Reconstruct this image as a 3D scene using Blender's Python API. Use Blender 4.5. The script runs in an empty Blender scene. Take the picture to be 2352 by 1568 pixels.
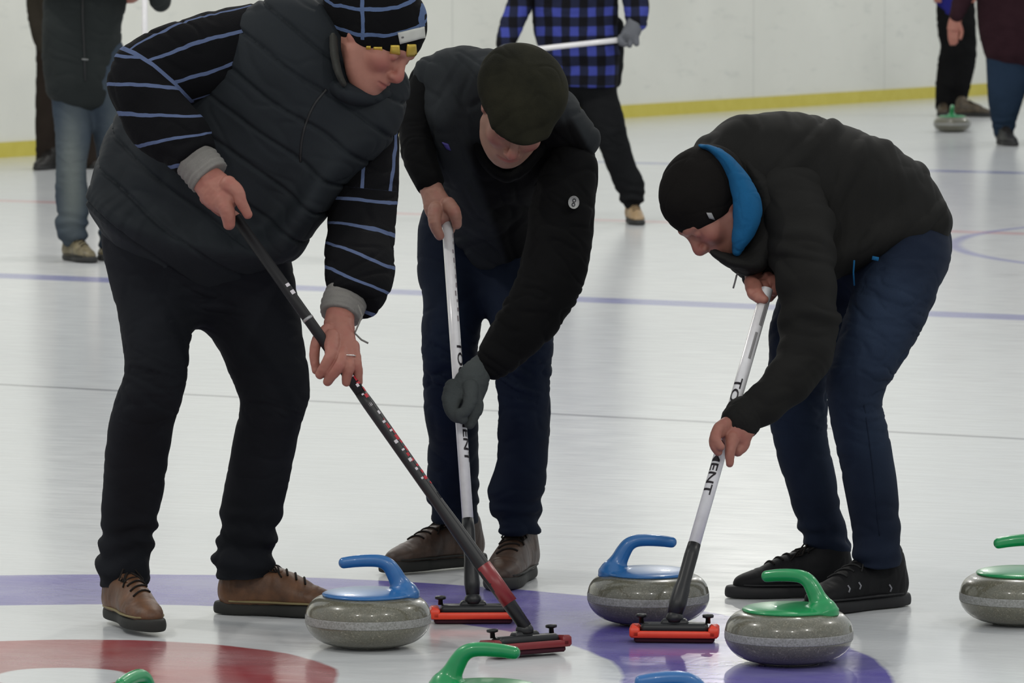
import bpy, math, random
import numpy as np
from mathutils import Vector, Matrix
random.seed(3)
SC = bpy.context.scene
COL = SC.collection
# ------------------------------------------------------------ camera
F = 12200.0          # focal length in pixels of the 2352 px wide frame
H = 1.67             # height of the lens above the ice
PITCH = math.atan(977.0 / F)
cam = bpy.data.cameras.new('camera'); cam_ob = bpy.data.objects.new('camera', cam); COL.objects.link(cam_ob)
cam.sensor_width = 36.0; cam.lens = 36.0 * F / 2352.0
cam.clip_start = 0.5; cam.clip_end = 300
cam_ob.location = (0, 0, H); cam_ob.rotation_euler = (math.pi / 2 - PITCH, 0, 0)
cam.dof.use_dof = True; cam.dof.focus_distance = 12.5; cam.dof.aperture_fstop = 16
SC.camera = cam_ob
# ------------------------------------------------------------ world, lamps, exposure
wd = bpy.data.worlds.new('hall_light'); SC.world = wd; wd.use_nodes = True
bg = wd.node_tree.nodes['Background']; bg.inputs[0].default_value = (0.93, 0.98, 1.0, 1); bg.inputs[1].default_value = 0.62
SC.view_settings.view_transform = 'Standard'; SC.view_settings.look = 'None'
SC.view_settings.exposure = 0.0; SC.view_settings.gamma = 1.0; SC.view_settings.use_curve_mapping = False
LAMPS = [(-3.2, 4.5, 1), (1.2, 3.0, 1), (4.6, 6.5, 1), (-4.6, 12.5, 1.1), (1.5, 17.5, 1.1), (6.0, 15.0, .8), (-1.5, 25, .9), (5.0, 27, 1.2), (-4.6, 25, 1.5), (1.6, 36, 1.0), (9.0, 44, 1.6)]
for i, (x, y, e) in enumerate(LAMPS):
    l = bpy.data.lights.new('high_bay_lamp', 'POINT'); l.energy = 370 * e; l.shadow_soft_size = 0.20; l.color = (1.0, 0.97, 0.9)
    o = bpy.data.objects.new('high_bay_lamp', l); o.location = (x, y, 6.2); COL.objects.link(o)

def P(x, y, d):
    "point of the hall seen at pixel x,y (2352x1568) and d metres ahead of the lens"
    u = (x - 1176) / F; v = (784 - y) / F
    dy = math.cos(PITCH) + v * math.sin(PITCH); dz = -math.sin(PITCH) + v * math.cos(PITCH)
    s = d / dy
    return np.array([u * s, d, H + dz * s])
def G(x, y):
    u = (x - 1176) / F; v = (784 - y) / F
    dy = math.cos(PITCH) + v * math.sin(PITCH); dz = -math.sin(PITCH) + v * math.cos(PITCH)
    s = -H / dz
    return np.array([u * s, dy * s, 0.0])
def X(px, d): return (px - 1176) / F * d

# ------------------------------------------------------------ implicit surfaces
def nrm(v):
    v = np.asarray(v, float); return v / max(1e-9, np.linalg.norm(v))
def upsample(pts, n):
    pts = np.asarray(pts, float)
    if len(pts) < 3: return pts
    ext = np.vstack([2 * pts[0] - pts[1], pts, 2 * pts[-1] - pts[-2]]); out = []
    for i in range(1, len(ext) - 2):
        p0, p1, p2, p3 = ext[i - 1:i + 3]
        for t in np.arange(n) / n:
            out.append(0.5 * (2 * p1 + (p2 - p0) * t + (2 * p0 - 5 * p1 + 4 * p2 - p3) * t * t + (3 * p1 - p0 - 3 * p2 + p3) * t ** 3))
    out.append(pts[-1]); return np.array(out)
def loft(rows, n=5, side=None, op='add', k=0.03):
    "rows: (x,y,z,ra,rb) world; ra = half width across the view, rb = half depth"
    r = upsample(rows, n); r[:, 3:] = np.maximum(r[:, 3:], 0.002)
    return dict(t='loft', r=r, side=side, op=op, k=k)
def px(rows, n=5, op='add', k=0.03, side=None):
    "rows: (px, py, d, half width px, half depth m)"
    out = []
    for a in rows:
        p = P(a[0], a[1], a[2]); ra = a[3] * a[2] / F; rb = a[4] if len(a) > 4 else ra
        out.append((*p, ra, rb))
    return loft(out, n, side, op, k)
def ell(c, r, M=None, op='add', k=0.01):
    return dict(t='ell', c=np.asarray(c, float), s=np.asarray(r, float), M=np.eye(3) if M is None else np.asarray(M, float), op=op, k=k)
def half(c, n, k=0.004):      # keeps the side the normal points away from
    return dict(t='half', c=np.asarray(c, float), nn=nrm(n), op='int', k=k)
def prim_box(p):
    if p['t'] == 'loft':
        m = np.max(p['r'][:, 3:], axis=1)[:, None]
        return (p['r'][:, :3] - m).min(0), (p['r'][:, :3] + m).max(0)
    if p['t'] == 'ell':
        m = p['s'].max(); return p['c'] - m, p['c'] + m
    return None
def ellq(q, s):
    k = np.sqrt((q / s) ** 2 @ np.ones(3, np.float32)); g = np.sqrt((q / (s * s)) ** 2 @ np.ones(3, np.float32))
    return k * (k - 1) / np.maximum(g, 1e-4)
def eval_prim(p, pts):
    if p['t'] == 'ell':
        return ellq((pts - p['c'].astype(np.float32)) @ p['M'].astype(np.float32), p['s'].astype(np.float32))
    if p['t'] == 'half':
        return (pts - p['c'].astype(np.float32)) @ p['nn'].astype(np.float32)
def surface(prims, vox):
    adds = [p for p in prims if p['op'] == 'add']
    bb = [prim_box(p) for p in adds]
    lo = np.min([b[0] for b in bb], 0) - 4 * vox - 0.01; hi = np.max([b[1] for b in bb], 0) + 4 * vox + 0.01
    dims = np.ceil((hi - lo) / vox).astype(int) + 1
    Fd = np.full(dims, 0.5, np.float32)
    ax = [(lo[i] + np.arange(dims[i]) * vox).astype(np.float32) for i in range(3)]
    for p in prims:
        b = prim_box(p); k = p['k']; mar = k + 3 * vox + 0.01
        if b is None: sl = [slice(0, dims[i]) for i in range(3)]
        else: sl = [slice(max(0, int((b[0][i] - mar - lo[i]) / vox)), min(dims[i], int((b[1][i] + mar - lo[i]) / vox) + 2)) for i in range(3)]
        sub = Fd[sl[0], sl[1], sl[2]]
        if sub.size == 0: continue
        if p['t'] == 'loft':
            tmp = np.full(sub.shape, 0.5, np.float32); r = p['r']
            for i in range(max(1, len(r) - 1)):
                A = r[i]; B = r[min(i + 1, len(r) - 1)]
                m = max(A[3], A[4], B[3], B[4]) + mar
                l2 = np.minimum(A[:3], B[:3]) - m; h2 = np.maximum(A[:3], B[:3]) + m
                s2 = [slice(max(sl[j].start, int((l2[j] - lo[j]) / vox)), min(sl[j].stop, int((h2[j] - lo[j]) / vox) + 2)) for j in range(3)]
                s3 = [slice(s2[j].start - sl[j].start, s2[j].stop - sl[j].start) for j in range(3)]
                g = np.stack(np.meshgrid(ax[0][s2[0]], ax[1][s2[1]], ax[2][s2[2]], indexing='ij'), -1)
                if g.size == 0: continue
                D = B[:3] - A[:3]; L2 = float(D @ D)
                dn = nrm(D) if L2 > 1e-10 else np.array([0, 0, 1.])
                s = np.cross(dn, (0, 1, 0)) if p['side'] is None else np.asarray(p['side'], float) - dn * (np.asarray(p['side'], float) @ dn)
                if np.linalg.norm(s) < 0.15: s = np.cross(dn, (0, 0, 1))
                s = nrm(s); o = np.cross(dn, s)
                q = g - A[:3].astype(np.float32)
                t = np.clip((q @ D.astype(np.float32)) / max(L2, 1e-10), 0, 1)
                q = q - t[..., None] * D.astype(np.float32)
                ra = (A[3] + t * (B[3] - A[3])); rb = (A[4] + t * (B[4] - A[4])); rc = np.minimum(ra, rb)
                a = q @ s.astype(np.float32); b_ = q @ o.astype(np.float32); c = q @ dn.astype(np.float32)
                kk = np.sqrt((a / ra) ** 2 + (b_ / rb) ** 2 + (c / rc) ** 2)
                gg = np.sqrt((a / ra ** 2) ** 2 + (b_ / rb ** 2) ** 2 + (c / rc ** 2) ** 2)
                dd = kk * (kk - 1) / np.maximum(gg, 1e-4)
                v = tmp[s3[0], s3[1], s3[2]]; np.minimum(v, dd, out=v)
        else:
            g = np.stack(np.meshgrid(ax[0][sl[0]], ax[1][sl[1]], ax[2][sl[2]], indexing='ij'), -1)
            tmp = eval_prim(p, g)
        if p['op'] == 'add':
            h = np.maximum(k - np.abs(sub - tmp), 0) / k; sub[...] = np.minimum(sub, tmp) - h * h * k * 0.25
        else:
            if p['op'] == 'sub': tmp = -tmp
            h = np.maximum(k - np.abs(sub - tmp), 0) / k; sub[...] = np.maximum(sub, tmp) + h * h * k * 0.25
    # naive surface nets
    ins = Fd < 0
    c8 = [ins[i:dims[0] - 1 + i, j:dims[1] - 1 + j, l:dims[2] - 1 + l] for i in (0, 1) for j in (0, 1) for l in (0, 1)]
    cnt = sum(c.astype(np.int8) for c in c8); act = (cnt > 0) & (cnt < 8)
    idx = np.argwhere(act); cid = np.full(act.shape, -1, np.int64); cid[tuple(idx.T)] = np.arange(len(idx))
    cor = np.array([(i, j, l) for i in (0, 1) for j in (0, 1) for l in (0, 1)])
    val = np.stack([Fd[idx[:, 0] + c[0], idx[:, 1] + c[1], idx[:, 2] + c[2]] for c in cor], 1)
    pos = np.zeros((len(idx), 3)); n = np.zeros(len(idx))
    for a in range(8):
        for b in range(a + 1, 8):
            if np.abs(cor[a] - cor[b]).sum() != 1: continue
            va, vb = val[:, a], val[:, b]; m = (va < 0) != (vb < 0)
            t = np.where(m, va / np.where(m, va - vb, 1), 0)
            pos += m[:, None] * (cor[a] + t[:, None] * (cor[b] - cor[a])); n += m
    V = lo + (idx + pos / n[:, None]) * vox
    Q = []
    for a in range(3):
        b, c = (a + 1) % 3, (a + 2) % 3
        s0 = [slice(None)] * 3; s1 = [slice(None)] * 3; s0[a] = slice(0, -1); s1[a] = slice(1, None)
        e = ins[tuple(s0)] != ins[tuple(s1)]
        w = np.argwhere(e); w = w[(w[:, b] > 0) & (w[:, c] > 0) & (w[:, b] < dims[b] - 1) & (w[:, c] < dims[c] - 1)]
        def cell(db, dc):
            q = w.copy(); q[:, b] += db; q[:, c] += dc; return cid[tuple(q.T)]
        q = np.stack([cell(-1, -1), cell(0, -1), cell(0, 0), cell(-1, 0)], 1)
        fl = ~ins[tuple(w.T)]; q[fl] = q[fl][:, ::-1]; Q.append(q)
    Q = np.vstack(Q); Q = Q[(Q >= 0).all(1)]
    return V, Q
def normals(V, Q):
    n = np.cross(V[Q[:, 2]] - V[Q[:, 0]], V[Q[:, 3]] - V[Q[:, 1]]); N = np.zeros_like(V)
    for i in range(4): np.add.at(N, Q[:, i], n)
    return N / np.maximum(1e-12, np.linalg.norm(N, axis=1))[:, None]
def relax(V, Q, it=1, f=0.5):
    for _ in range(it):
        S = np.zeros_like(V); n = np.zeros(len(V))
        for i in range(4):
            np.add.at(S, Q[:, i], V[Q[:, (i + 1) % 4]]); np.add.at(n, Q[:, i], 1)
            np.add.at(S, Q[:, i], V[Q[:, (i - 1) % 4]]); np.add.at(n, Q[:, i], 1)
        V = V + f * (S / np.maximum(n, 1)[:, None] - V)
    return V
_perm = np.random.RandomState(7).permutation(256); _perm = np.concatenate([_perm, _perm, _perm])
_grad = np.random.RandomState(8).normal(size=(256, 3)); _grad /= np.linalg.norm(_grad, axis=1)[:, None]
def noise(p, seed=0):
    p = p + seed * 17.31; i = np.floor(p).astype(int); f = p - i; u = f * f * f * (f * (f * 6 - 15) + 10); i &= 255
    r = 0
    for a in (0, 1):
        for b in (0, 1):
            for c in (0, 1):
                h = _perm[_perm[_perm[(i[:, 0] + a) & 255] + ((i[:, 1] + b) & 255)] + ((i[:, 2] + c) & 255)]
                g = (_grad[h] * (f - (a, b, c))).sum(1)
                r = r + g * np.where(a, u[:, 0], 1 - u[:, 0]) * np.where(b, u[:, 1], 1 - u[:, 1]) * np.where(c, u[:, 2], 1 - u[:, 2])
    return r
def frame_from(axis):
    a = nrm(axis); s = nrm(np.cross(a, (0, 1, 0)) if abs(a[1]) < .9 else np.cross(a, (1, 0, 0))); return np.stack([a, s, np.cross(a, s)], 1)
def folds(V, axis, along, across, seed, amp, sharp=0.12):
    "cloth creases that run across the given axis"
    q = V @ frame_from(axis); q = q / np.array([along, across, across])
    w = np.stack([noise(q * 0.6, seed + 5), noise(q * 0.6, seed + 9), noise(q * .6, seed + 13)], 1)
    n = noise(q + 0.9 * w, seed)
    return amp * (0.9 * n - np.clip(1 - np.abs(n) / sharp, 0, 1) * 0.45)
def ss(a, b, x):
    t = np.clip((x - a) / (b - a), 0, 1); return t * t * (3 - 2 * t)

def proj(V):
    "pixel position of hall points in the 2352x1568 frame"
    c, s = math.cos(PITCH), math.sin(PITCH); y, z = V[:, 1], V[:, 2] - H
    w = y * c - z * s; v = y * s + z * c
    return 1176 + V[:, 0] / w * F, 784 - v / w * F
from mathutils.bvhtree import BVHTree
def tree(V, Q): return BVHTree.FromPolygons([tuple(v) for v in V], [tuple(int(i) for i in q) for q in Q])
def tree_of(o):
    off = np.zeros(3); p = o
    while p is not None: off = off + np.array(p.location); p = p.parent
    me = o.data; V = np.zeros(len(me.vertices) * 3, np.float32); me.vertices.foreach_get('co', V); V = V.reshape(-1, 3) + off
    return BVHTree.FromPolygons([tuple(v) for v in V], [tuple(p.vertices) for p in me.polygons])
def surf_pt(x, y, bvh, lift=0.0, fallback=12.4):
    "point of a surface seen at pixel x,y, lifted off it"
    a = P(x, y, 5.0); o = Vector((0, 0, H)); d = (Vector(a) - o).normalized(); h = bvh.ray_cast(o, d)
    if h[0] is None: return np.array(P(x, y, fallback)), np.array([0, -1, 0.])
    n = h[1] if h[1].dot(d) < 0 else -h[1]
    return np.array(h[0] + n * lift), np.array(n)
# ------------------------------------------------------------ objects
def link(name, me, mat, parent=None):
    o = bpy.data.objects.new(name, me); COL.objects.link(o)
    if mat is not None: me.materials.append(mat)
    if parent is not None: o.parent = parent
    return o
def mesh(name, V, Q, mat, parent=None, attrs=None, smooth=True, world=True):
    off = np.zeros(3)
    if parent is not None and world:
        p = parent
        while p is not None: off = off + np.array(p.location); p = p.parent
    V = np.asarray(V, float) - off
    me = bpy.data.meshes.new(name)
    if isinstance(Q, np.ndarray):
        me.vertices.add(len(V)); me.vertices.foreach_set('co', V.astype(np.float32).ravel())
        me.loops.add(Q.size); me.loops.foreach_set('vertex_index', Q.astype(np.int32).ravel())
        me.polygons.add(len(Q)); me.polygons.foreach_set('loop_start', np.arange(0, Q.size, Q.shape[1], dtype=np.int32))
        me.update(calc_edges=True); me.validate()
    else:
        me.from_pydata([tuple(v) for v in V], [], Q); me.update()
    if smooth: me.polygons.foreach_set('use_smooth', [True] * len(me.polygons))
    for k, a in (attrs or {}).items():
        a = np.asarray(a, np.float32)
        if a.ndim == 1: t = me.attributes.new(k, 'FLOAT', 'POINT'); t.data.foreach_set('value', a)
        else: t = me.attributes.new(k, 'FLOAT_VECTOR', 'POINT'); t.data.foreach_set('vector', a.ravel())
    return link(name, me, mat, parent)
def root(name, loc, label, cat, group=None):
    o = bpy.data.objects.new(name, None); o.empty_display_size = 0.1; COL.objects.link(o); o.location = tuple(loc)
    o['label'] = label; o['category'] = cat
    if group: o['group'] = group
    return o
def garment(name, prims, vox, mat, parent, disp=None, attrs=None, rel=1):
    V, Q = surface(prims, vox); V = relax(V, Q, rel)
    if disp is not None:
        N = normals(V, Q); V = V + N * disp(V, N)[:, None]
    at = {k: f(V) for k, f in (attrs or {}).items()}
    return mesh(name, V, Q, mat, parent, at)
def tube_mesh(pts, r, seg=12, cap=True):
    pts = [np.asarray(p, float) for p in pts]; V = []; Q = []; n = len(pts)
    rs = r if hasattr(r, '__len__') else [r] * n
    d0 = nrm(pts[1] - pts[0]); s = nrm(np.cross(d0, (0.3, 1, 0.2)))
    for i, p in enumerate(pts):
        d = nrm(pts[min(i + 1, n - 1)] - pts[max(i - 1, 0)]); s = nrm(s - d * (s @ d)); o = np.cross(d, s)
        for k in range(seg):
            a = 2 * math.pi * k / seg; V.append(p + rs[i] * (math.cos(a) * s + math.sin(a) * o))
    for i in range(n - 1):
        for k in range(seg):
            Q.append((i * seg + k, i * seg + (k + 1) % seg, (i + 1) * seg + (k + 1) % seg, (i + 1) * seg + k))
    if cap: Q.append(tuple(range(seg))[::-1]); Q.append(tuple((n - 1) * seg + k for k in range(seg)))
    return V, Q
def merge(parts):
    V = []; Q = []; o = 0
    for v, q in parts:
        V += [tuple(x) for x in v]; Q += [tuple(i + o for i in f) for f in q]; o += len(v)
    return V, Q
def lathe(prof, seg=64):
    V = []; Q = []
    for r, z in prof:
        for k in range(seg): a = 2 * math.pi * k / seg; V.append((r * math.cos(a), r * math.sin(a), z))
    for i in range(len(prof) - 1):
        for k in range(seg): Q.append((i * seg + k, i * seg + (k + 1) % seg, (i + 1) * seg + (k + 1) % seg, (i + 1) * seg + k))
    return V, Q
def rbox(cx, cy, cz, sx, sy, sz, b=0.004, top=1.0):
    "bevelled box; top scales the upper face"
    V = []; Q = []
    prof = [(-sz / 2, b), (-sz / 2 + b, 0), (sz / 2 - b, 0), (sz / 2, b)]
    nseg = 4; rings = []
    rad = min(sx, sy) * 0.18
    for i, (z, inset) in enumerate(prof):
        ring = []; sc = 1 + (top - 1) * (z + sz / 2) / sz
        for qx, qy, a0 in ((1, 1, 0), (-1, 1, 90), (-1, -1, 180), (1, -1, 270)):
            for k in range(nseg + 1):
                a = math.radians(a0 + 90 * k / nseg)
                x = qx * (sx / 2 - rad) + (rad - inset) * math.cos(a); y = qy * (sy / 2 - rad) + (rad - inset) * math.sin(a)
                ring.append(len(V)); V.append((cx + x * sc, cy + y * sc, cz + z))
        rings.append(ring)
    n = len(rings[0])
    for i in range(3):
        for k in range(n): Q.append((rings[i][k], rings[i][(k + 1) % n], rings[i + 1][(k + 1) % n], rings[i + 1][k]))
    Q.append(tuple(rings[0][::-1])); Q.append(tuple(rings[3])); return V, Q

# ------------------------------------------------------------ materials
def s2l(c): return tuple(((v / 255) / 12.92 if v <= 10 else (((v / 255) + 0.055) / 1.055) ** 2.4) for v in c)
class NT:
    def __init__(s, name, rough=0.8, spec=0.5, **kw):
        s.m = bpy.data.materials.new(name); s.m.use_nodes = True; s.t = s.m.node_tree; s.b = s.t.nodes['Principled BSDF']
        s.b.inputs['Roughness'].default_value = rough; s.b.inputs['Specular IOR Level'].default_value = spec
        for k, v in kw.items(): s.b.inputs[k.replace('_', ' ')].default_value = v
    def n(s, typ, **kw):
        o = s.t.nodes.new('ShaderNode' + typ)
        for k, v in kw.items(): setattr(o, k, v)
        return o
    def l(s, a, b): s.t.links.new(a, b)
    def math(s, op, a, b=None, c=None, clamp=False):
        o = s.n('Math', operation=op); o.use_clamp = clamp
        for i, v in enumerate((a, b, c)):
            if v is None: continue
            if isinstance(v, (int, float)): o.inputs[i].default_value = v
            else: s.l(v, o.inputs[i])
        return o.outputs[0]
    def mix(s, fac, a, b, mode='MIX'):
        o = s.n('Mix', data_type='RGBA', blend_type=mode)
        for i, v in ((0, fac), (6, a), (7, b)):
            if isinstance(v, (int, float)): o.inputs[i].default_value = v
            elif isinstance(v, tuple): o.inputs[i].default_value = (*v[:3], 1)
            else: s.l(v, o.inputs[i])
        return o.outputs[2]
    def noise(s, scale, vec=None, detail=3, rough=.5):
        o = s.n('TexNoise'); o.inputs['Scale'].default_value = scale; o.inputs['Detail'].default_value = detail; o.inputs['Roughness'].default_value = rough
        if vec is not None: s.l(vec, o.inputs['Vector'])
        return o.outputs['Fac']
    def pos(s): return s.n('NewGeometry').outputs['Position']
    def obj(s): return s.n('TexCoord').outputs['Object']
    def attr(s, name, vec=False):
        o = s.n('Attribute', attribute_name=name); return o.outputs['Vector' if vec else 'Fac']
    def scale(s, vec, sc, rot=(0, 0, 0)):
        o = s.n('Mapping'); o.inputs['Scale'].default_value = sc; o.inputs['Rotation'].default_value = rot; s.l(vec, o.inputs['Vector']); return o.outputs[0]
    def ramp(s, fac, stops):
        o = s.n('ValToRGB'); e = o.color_ramp.elements
        while len(e) < len(stops): e.new(0.5)
        for i, (p, c) in enumerate(stops): e[i].position = p; e[i].color = (*c[:3], 1)
        s.l(fac, o.inputs[0]); return o.outputs[0]
    def color(s, c):
        if isinstance(c, tuple): s.b.inputs['Base Color'].default_value = (*c[:3], 1)
        else: s.l(c, s.b.inputs['Base Color'])
    def bump(s, h, strength=0.3, dist=0.002):
        o = s.n('Bump'); o.inputs['Strength'].default_value = strength; o.inputs['Distance'].default_value = dist
        s.l(h, o.inputs['Height']); s.l(o.outputs[0], s.b.inputs['Normal'])
def fabric(name, rgb, var=0.25, scale=9, fine=700, rough=.92, spec=.08, sheen=0.0, bump=.25, rgb2=None):
    t = NT(name, rough, spec); p = t.obj(); c = s2l(rgb); c2 = s2l(rgb2) if rgb2 else tuple(min(1, v * (1 + var) + .001) for v in c)
    n = t.noise(scale, p, 4); f = t.noise(fine, p, 2)
    col = t.mix(t.math('MULTIPLY_ADD', n, 2.2, -.6, clamp=True), tuple(v * (1 - var) for v in c), c2)
    t.color(t.mix(t.math('MULTIPLY', f, .35), col, tuple(v * .5 for v in c))); t.bump(f, bump, .0012)
    t.b.inputs['Sheen Weight'].default_value = 0; t.b.inputs['Specular IOR Level'].default_value = min(spec, .15)
    return t.m
def plain(name, rgb, rough=.5, spec=.5, metal=0, coat=0):
    t = NT(name, rough, spec); c = s2l(rgb); n = t.noise(60, t.obj(), 3)
    t.color(t.mix(n, tuple(v * .9 for v in c), tuple(min(1, v * 1.1) for v in c))); t.b.inputs['Metallic'].default_value = metal
    t.b.inputs['Coat Weight'].default_value = coat; return t.m
# ============================================================ ice sheet with its painted marks
def structure(o): o['kind'] = 'structure'; return o
HC = (X(130, 11.6), 11.6)                 # centre of the house
LD = nrm((math.cos(math.radians(-29.8)), math.sin(math.radians(-29.8)), 0))   # lines across the sheet
LN = np.array([-LD[1], LD[0], 0])          # along the sheet
def ice_material():
    t = NT('ice', 0.16, 0.5, IOR=1.33)
    p = t.pos(); sx = t.n('SeparateXYZ'); t.l(p, sx.inputs[0]); x, y = sx.outputs[0], sx.outputs[1]
    n1 = t.noise(0.9, p, 5); n2 = t.noise(7, p, 4)
    base = t.mix(n1, (0.54, 0.555, 0.575), (0.64, 0.65, 0.66))
    base = t.mix(t.math('MULTIPLY_ADD', n2, 1.6, -.55, clamp=True), base, (0.60, .61, .625))
    wob = t.math('MULTIPLY_ADD', t.noise(6, p, 3), .03, -.015)
    # house rings
    dx = t.math('SUBTRACT', x, HC[0]); dy = t.math('SUBTRACT', y, HC[1])
    r = t.math('ADD', t.math('SQRT', t.math('ADD', t.math('MULTIPLY', dx, dx), t.math('MULTIPLY', dy, dy))), wob)
    def band(v, a, b, soft=.012):
        return t.math('MULTIPLY', t.math('MULTIPLY_ADD', t.math('SUBTRACT', v, a), 1 / soft, .5, clamp=True),
                      t.math('MULTIPLY_ADD', t.math('SUBTRACT', v, b), -1 / soft, .5, clamp=True))
    pat = t.math('MULTIPLY_ADD', t.noise(3.5, p, 4), .7, .55, clamp=True)
    col = t.mix(t.math('MULTIPLY', band(r, 1.24, 1.83), pat), base, s2l((92, 82, 160)))
    col = t.mix(t.math('MULTIPLY', band(r, .15, .61), pat), col, s2l((146, 56, 62)))
    # cross lines
    s = t.math('ADD', t.math('MULTIPLY', x, float(LN[0])), t.math('MULTIPLY', y, float(LN[1])))
    s = t.math('ADD', s, t.math('MULTIPLY', wob, .4))
    def line(y0px, y1px, w, rgb, k, soft=.03):
        nonlocal col
        a = G(0, y0px); b = G(2352, y1px); c = float((a + b) @ LN / 2)
        col = t.mix(t.math('MULTIPLY', band(s, c - w / 2, c + w / 2, soft), k), col, s2l(rgb))
    line(886, 1004, .05, (70, 70, 80), .55, .03)
    line(633, 729, .28, (80, 84, 165), .62, .06)
    line(462, 535, .20, (200, 90, 100), .38, .1)
    line(330, 404, .25, (75, 88, 160), .6, .1)
    cx = t.math('SUBTRACT', x, X(2190, 26.8) + 3.2); cy = t.math('SUBTRACT', y, 26.8)
    r2 = t.math('SQRT', t.math('ADD', t.math('MULTIPLY', cx, cx), t.math('MULTIPLY', cy, cy)))
    col = t.mix(t.math('MULTIPLY', band(r2, 3.15, 3.22, .04), .5), col, s2l((80, 84, 175)))
    t.color(col)
    # pebble, scratches: they stretch the mirror images
    q = t.scale(p, (1.0, 1.0, 1.0), (0, 0, .35))
    peb = t.noise(38, p, 2); scr = t.noise(7, t.scale(q, (14, 1.2, 1)), 3)
    big = t.noise(2.2, t.scale(p, (1, .6, 1)), 3)
    h = t.math('ADD', t.math('ADD', t.math('MULTIPLY', peb, .22), t.math('MULTIPLY', scr, .10)), t.math('MULTIPLY', big, 1.6))
    t.bump(h, .42, .0032)
    t.l(t.math('MULTIPLY_ADD', t.noise(5, t.scale(q, (1, 6, 1)), 4), .16, .10), t.b.inputs['Roughness'])
    return t.m
ICE = ice_material()
W0 = G(0, 362); W1 = G(2352, 212); WD = nrm(W1 - W0); WN = np.array([WD[1], -WD[0], 0])      # wall foot line, normal towards the ice
def quad(name, pts, mat): return structure(mesh(name, pts, [(0, 1, 2, 3)], mat, smooth=False))
quad('floor', [(-14, -3, 0), (40, -3, 0), (40, 90, 0), (-14, 90, 0)], ICE)
def along(s, z, off=0): q = W0 + WD * s + WN * off; return (q[0], q[1], z)
def slab(name, s0, s1, z0, z1, o0, o1, mat):
    V = [along(s0, z0, o0), along(s1, z0, o0), along(s1, z0, o1), along(s0, z0, o1), along(s0, z1, o0), along(s1, z1, o0), along(s1, z1, o1), along(s0, z1, o1)]
    Q = [(0, 1, 2, 3), (4, 7, 6, 5), (0, 4, 5, 1), (1, 5, 6, 2), (2, 6, 7, 3), (3, 7, 4, 0)]
    return structure(mesh(name, V, Q, mat, smooth=False))
def wall_material():
    t = NT('white_board', .45, .4); p = t.pos(); d = t.n('VectorMath', operation='DOT_PRODUCT'); t.l(p, d.inputs[0]); d.inputs[1].default_value = tuple(WD)
    s = d.outputs['Value']; f = t.math('FRACT', t.math('DIVIDE', s, 2.44))
    seam = t.math('LESS_THAN', t.math('ABSOLUTE', t.math('SUBTRACT', f, .5)), .0035)
    n = t.noise(1.3, p, 5); sc = t.noise(3.0, t.scale(p, (1, 1, 3.5)), 6, .65)
    c = t.mix(n, s2l((206, 206, 198)), s2l((226, 226, 218)))
    c = t.mix(t.math('MULTIPLY_ADD', sc, 3.5, -2.0, clamp=True), c, s2l((192, 194, 188)))
    c = t.mix(t.math('MULTIPLY', seam, .35), c, s2l((150, 152, 148))); t.color(c)
    t.bump(n, .1, .002); return t.m
slab('wall_far', -24, 60, 0, 5.6, -.12, 0, wall_material())
tk = NT('yellow_kick_plate', .5, .4); n = tk.noise(9, tk.pos(), 5)
tk.color(tk.mix(n, s2l((186, 172, 60)), s2l((206, 194, 92)))); slab('baseboard_far', -24, 60, 0, .105, .002, .018, tk.m)

# ============================================================ curling stones
def granite():
    t = NT('granite', .16, .5); p = t.obj(); v = t.n('TexVoronoi'); v.inputs['Scale'].default_value = 420; t.l(p, v.inputs['Vector'])
    sp = t.n('SeparateColor'); t.l(v.outputs['Color'], sp.inputs[0]); n = t.noise(70, p, 4)
    c = t.ramp(sp.outputs[0], [(0, s2l((76, 72, 58))), (.45, s2l((96, 92, 76))), (.85, s2l((108, 104, 88))), (1, s2l((140, 136, 120)))])
    t.color(t.mix(t.math('MULTIPLY_ADD', n, 1.5, -.3, clamp=True), c, s2l((92, 92, 80)))); t.b.inputs['Roughness'].default_value = .3; t.b.inputs['Coat Weight'].default_value = .7; t.b.inputs['Coat Roughness'].default_value = .06
    return t.m
GRAN = granite()
tb = NT('striking_band', .55, .4); vb = tb.n('TexVoronoi'); vb.inputs['Scale'].default_value = 330; tb.l(tb.obj(), vb.inputs['Vector']); sb = tb.n('SeparateColor'); tb.l(vb.outputs['Color'], sb.inputs[0])
tb.color(tb.mix(sb.outputs[0], s2l((120, 120, 116)), s2l((150, 150, 148)))); BAND = tb.m
BLUE = plain('blue_plastic', (36, 98, 158), .32, .5, 0, .3); GREEN = plain('green_plastic', (8, 134, 74), .3, .5, 0, .3)
prof = [(0, 0), (.062, 0), (.068, .003), (.090, .006), (.112, .014), (.128, .026), (.138, .039), (.1424, .049), (.1436, .0545)]
top = [(.1436, .0735), (.1426, .0795), (.1395, .090), (.132, .1015), (.120, .111), (.106, .1165), (.09, .1185), (0, .119)]
def smoothp(pr, n=4):
    a = upsample([(r, z, 0) for r, z in pr], n); return [(max(0, q[0]), max(0, q[1])) for q in a]
full = smoothp(prof + [(.1441, .059), (.1441, .069)] + top)
lo_ = [q for q in full if q[1] <= .0546]; hi_ = [q for q in full if q[1] >= .0734]
mid_ = [lo_[-1]] + [q for q in full if .0546 < q[1] < .0734] + [hi_[0]]
body_prof = lo_ + [(r - .0008, z) for r, z in mid_] + hi_
band_prof = [(lo_[-1][0] - .001, lo_[-1][1])] + [(r + .0006, z) for r, z in mid_] + [(hi_[0][0] - .001, hi_[0][1])]
bodyM = lathe(body_prof, 96); bandM = lathe(band_prof, 96)
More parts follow.
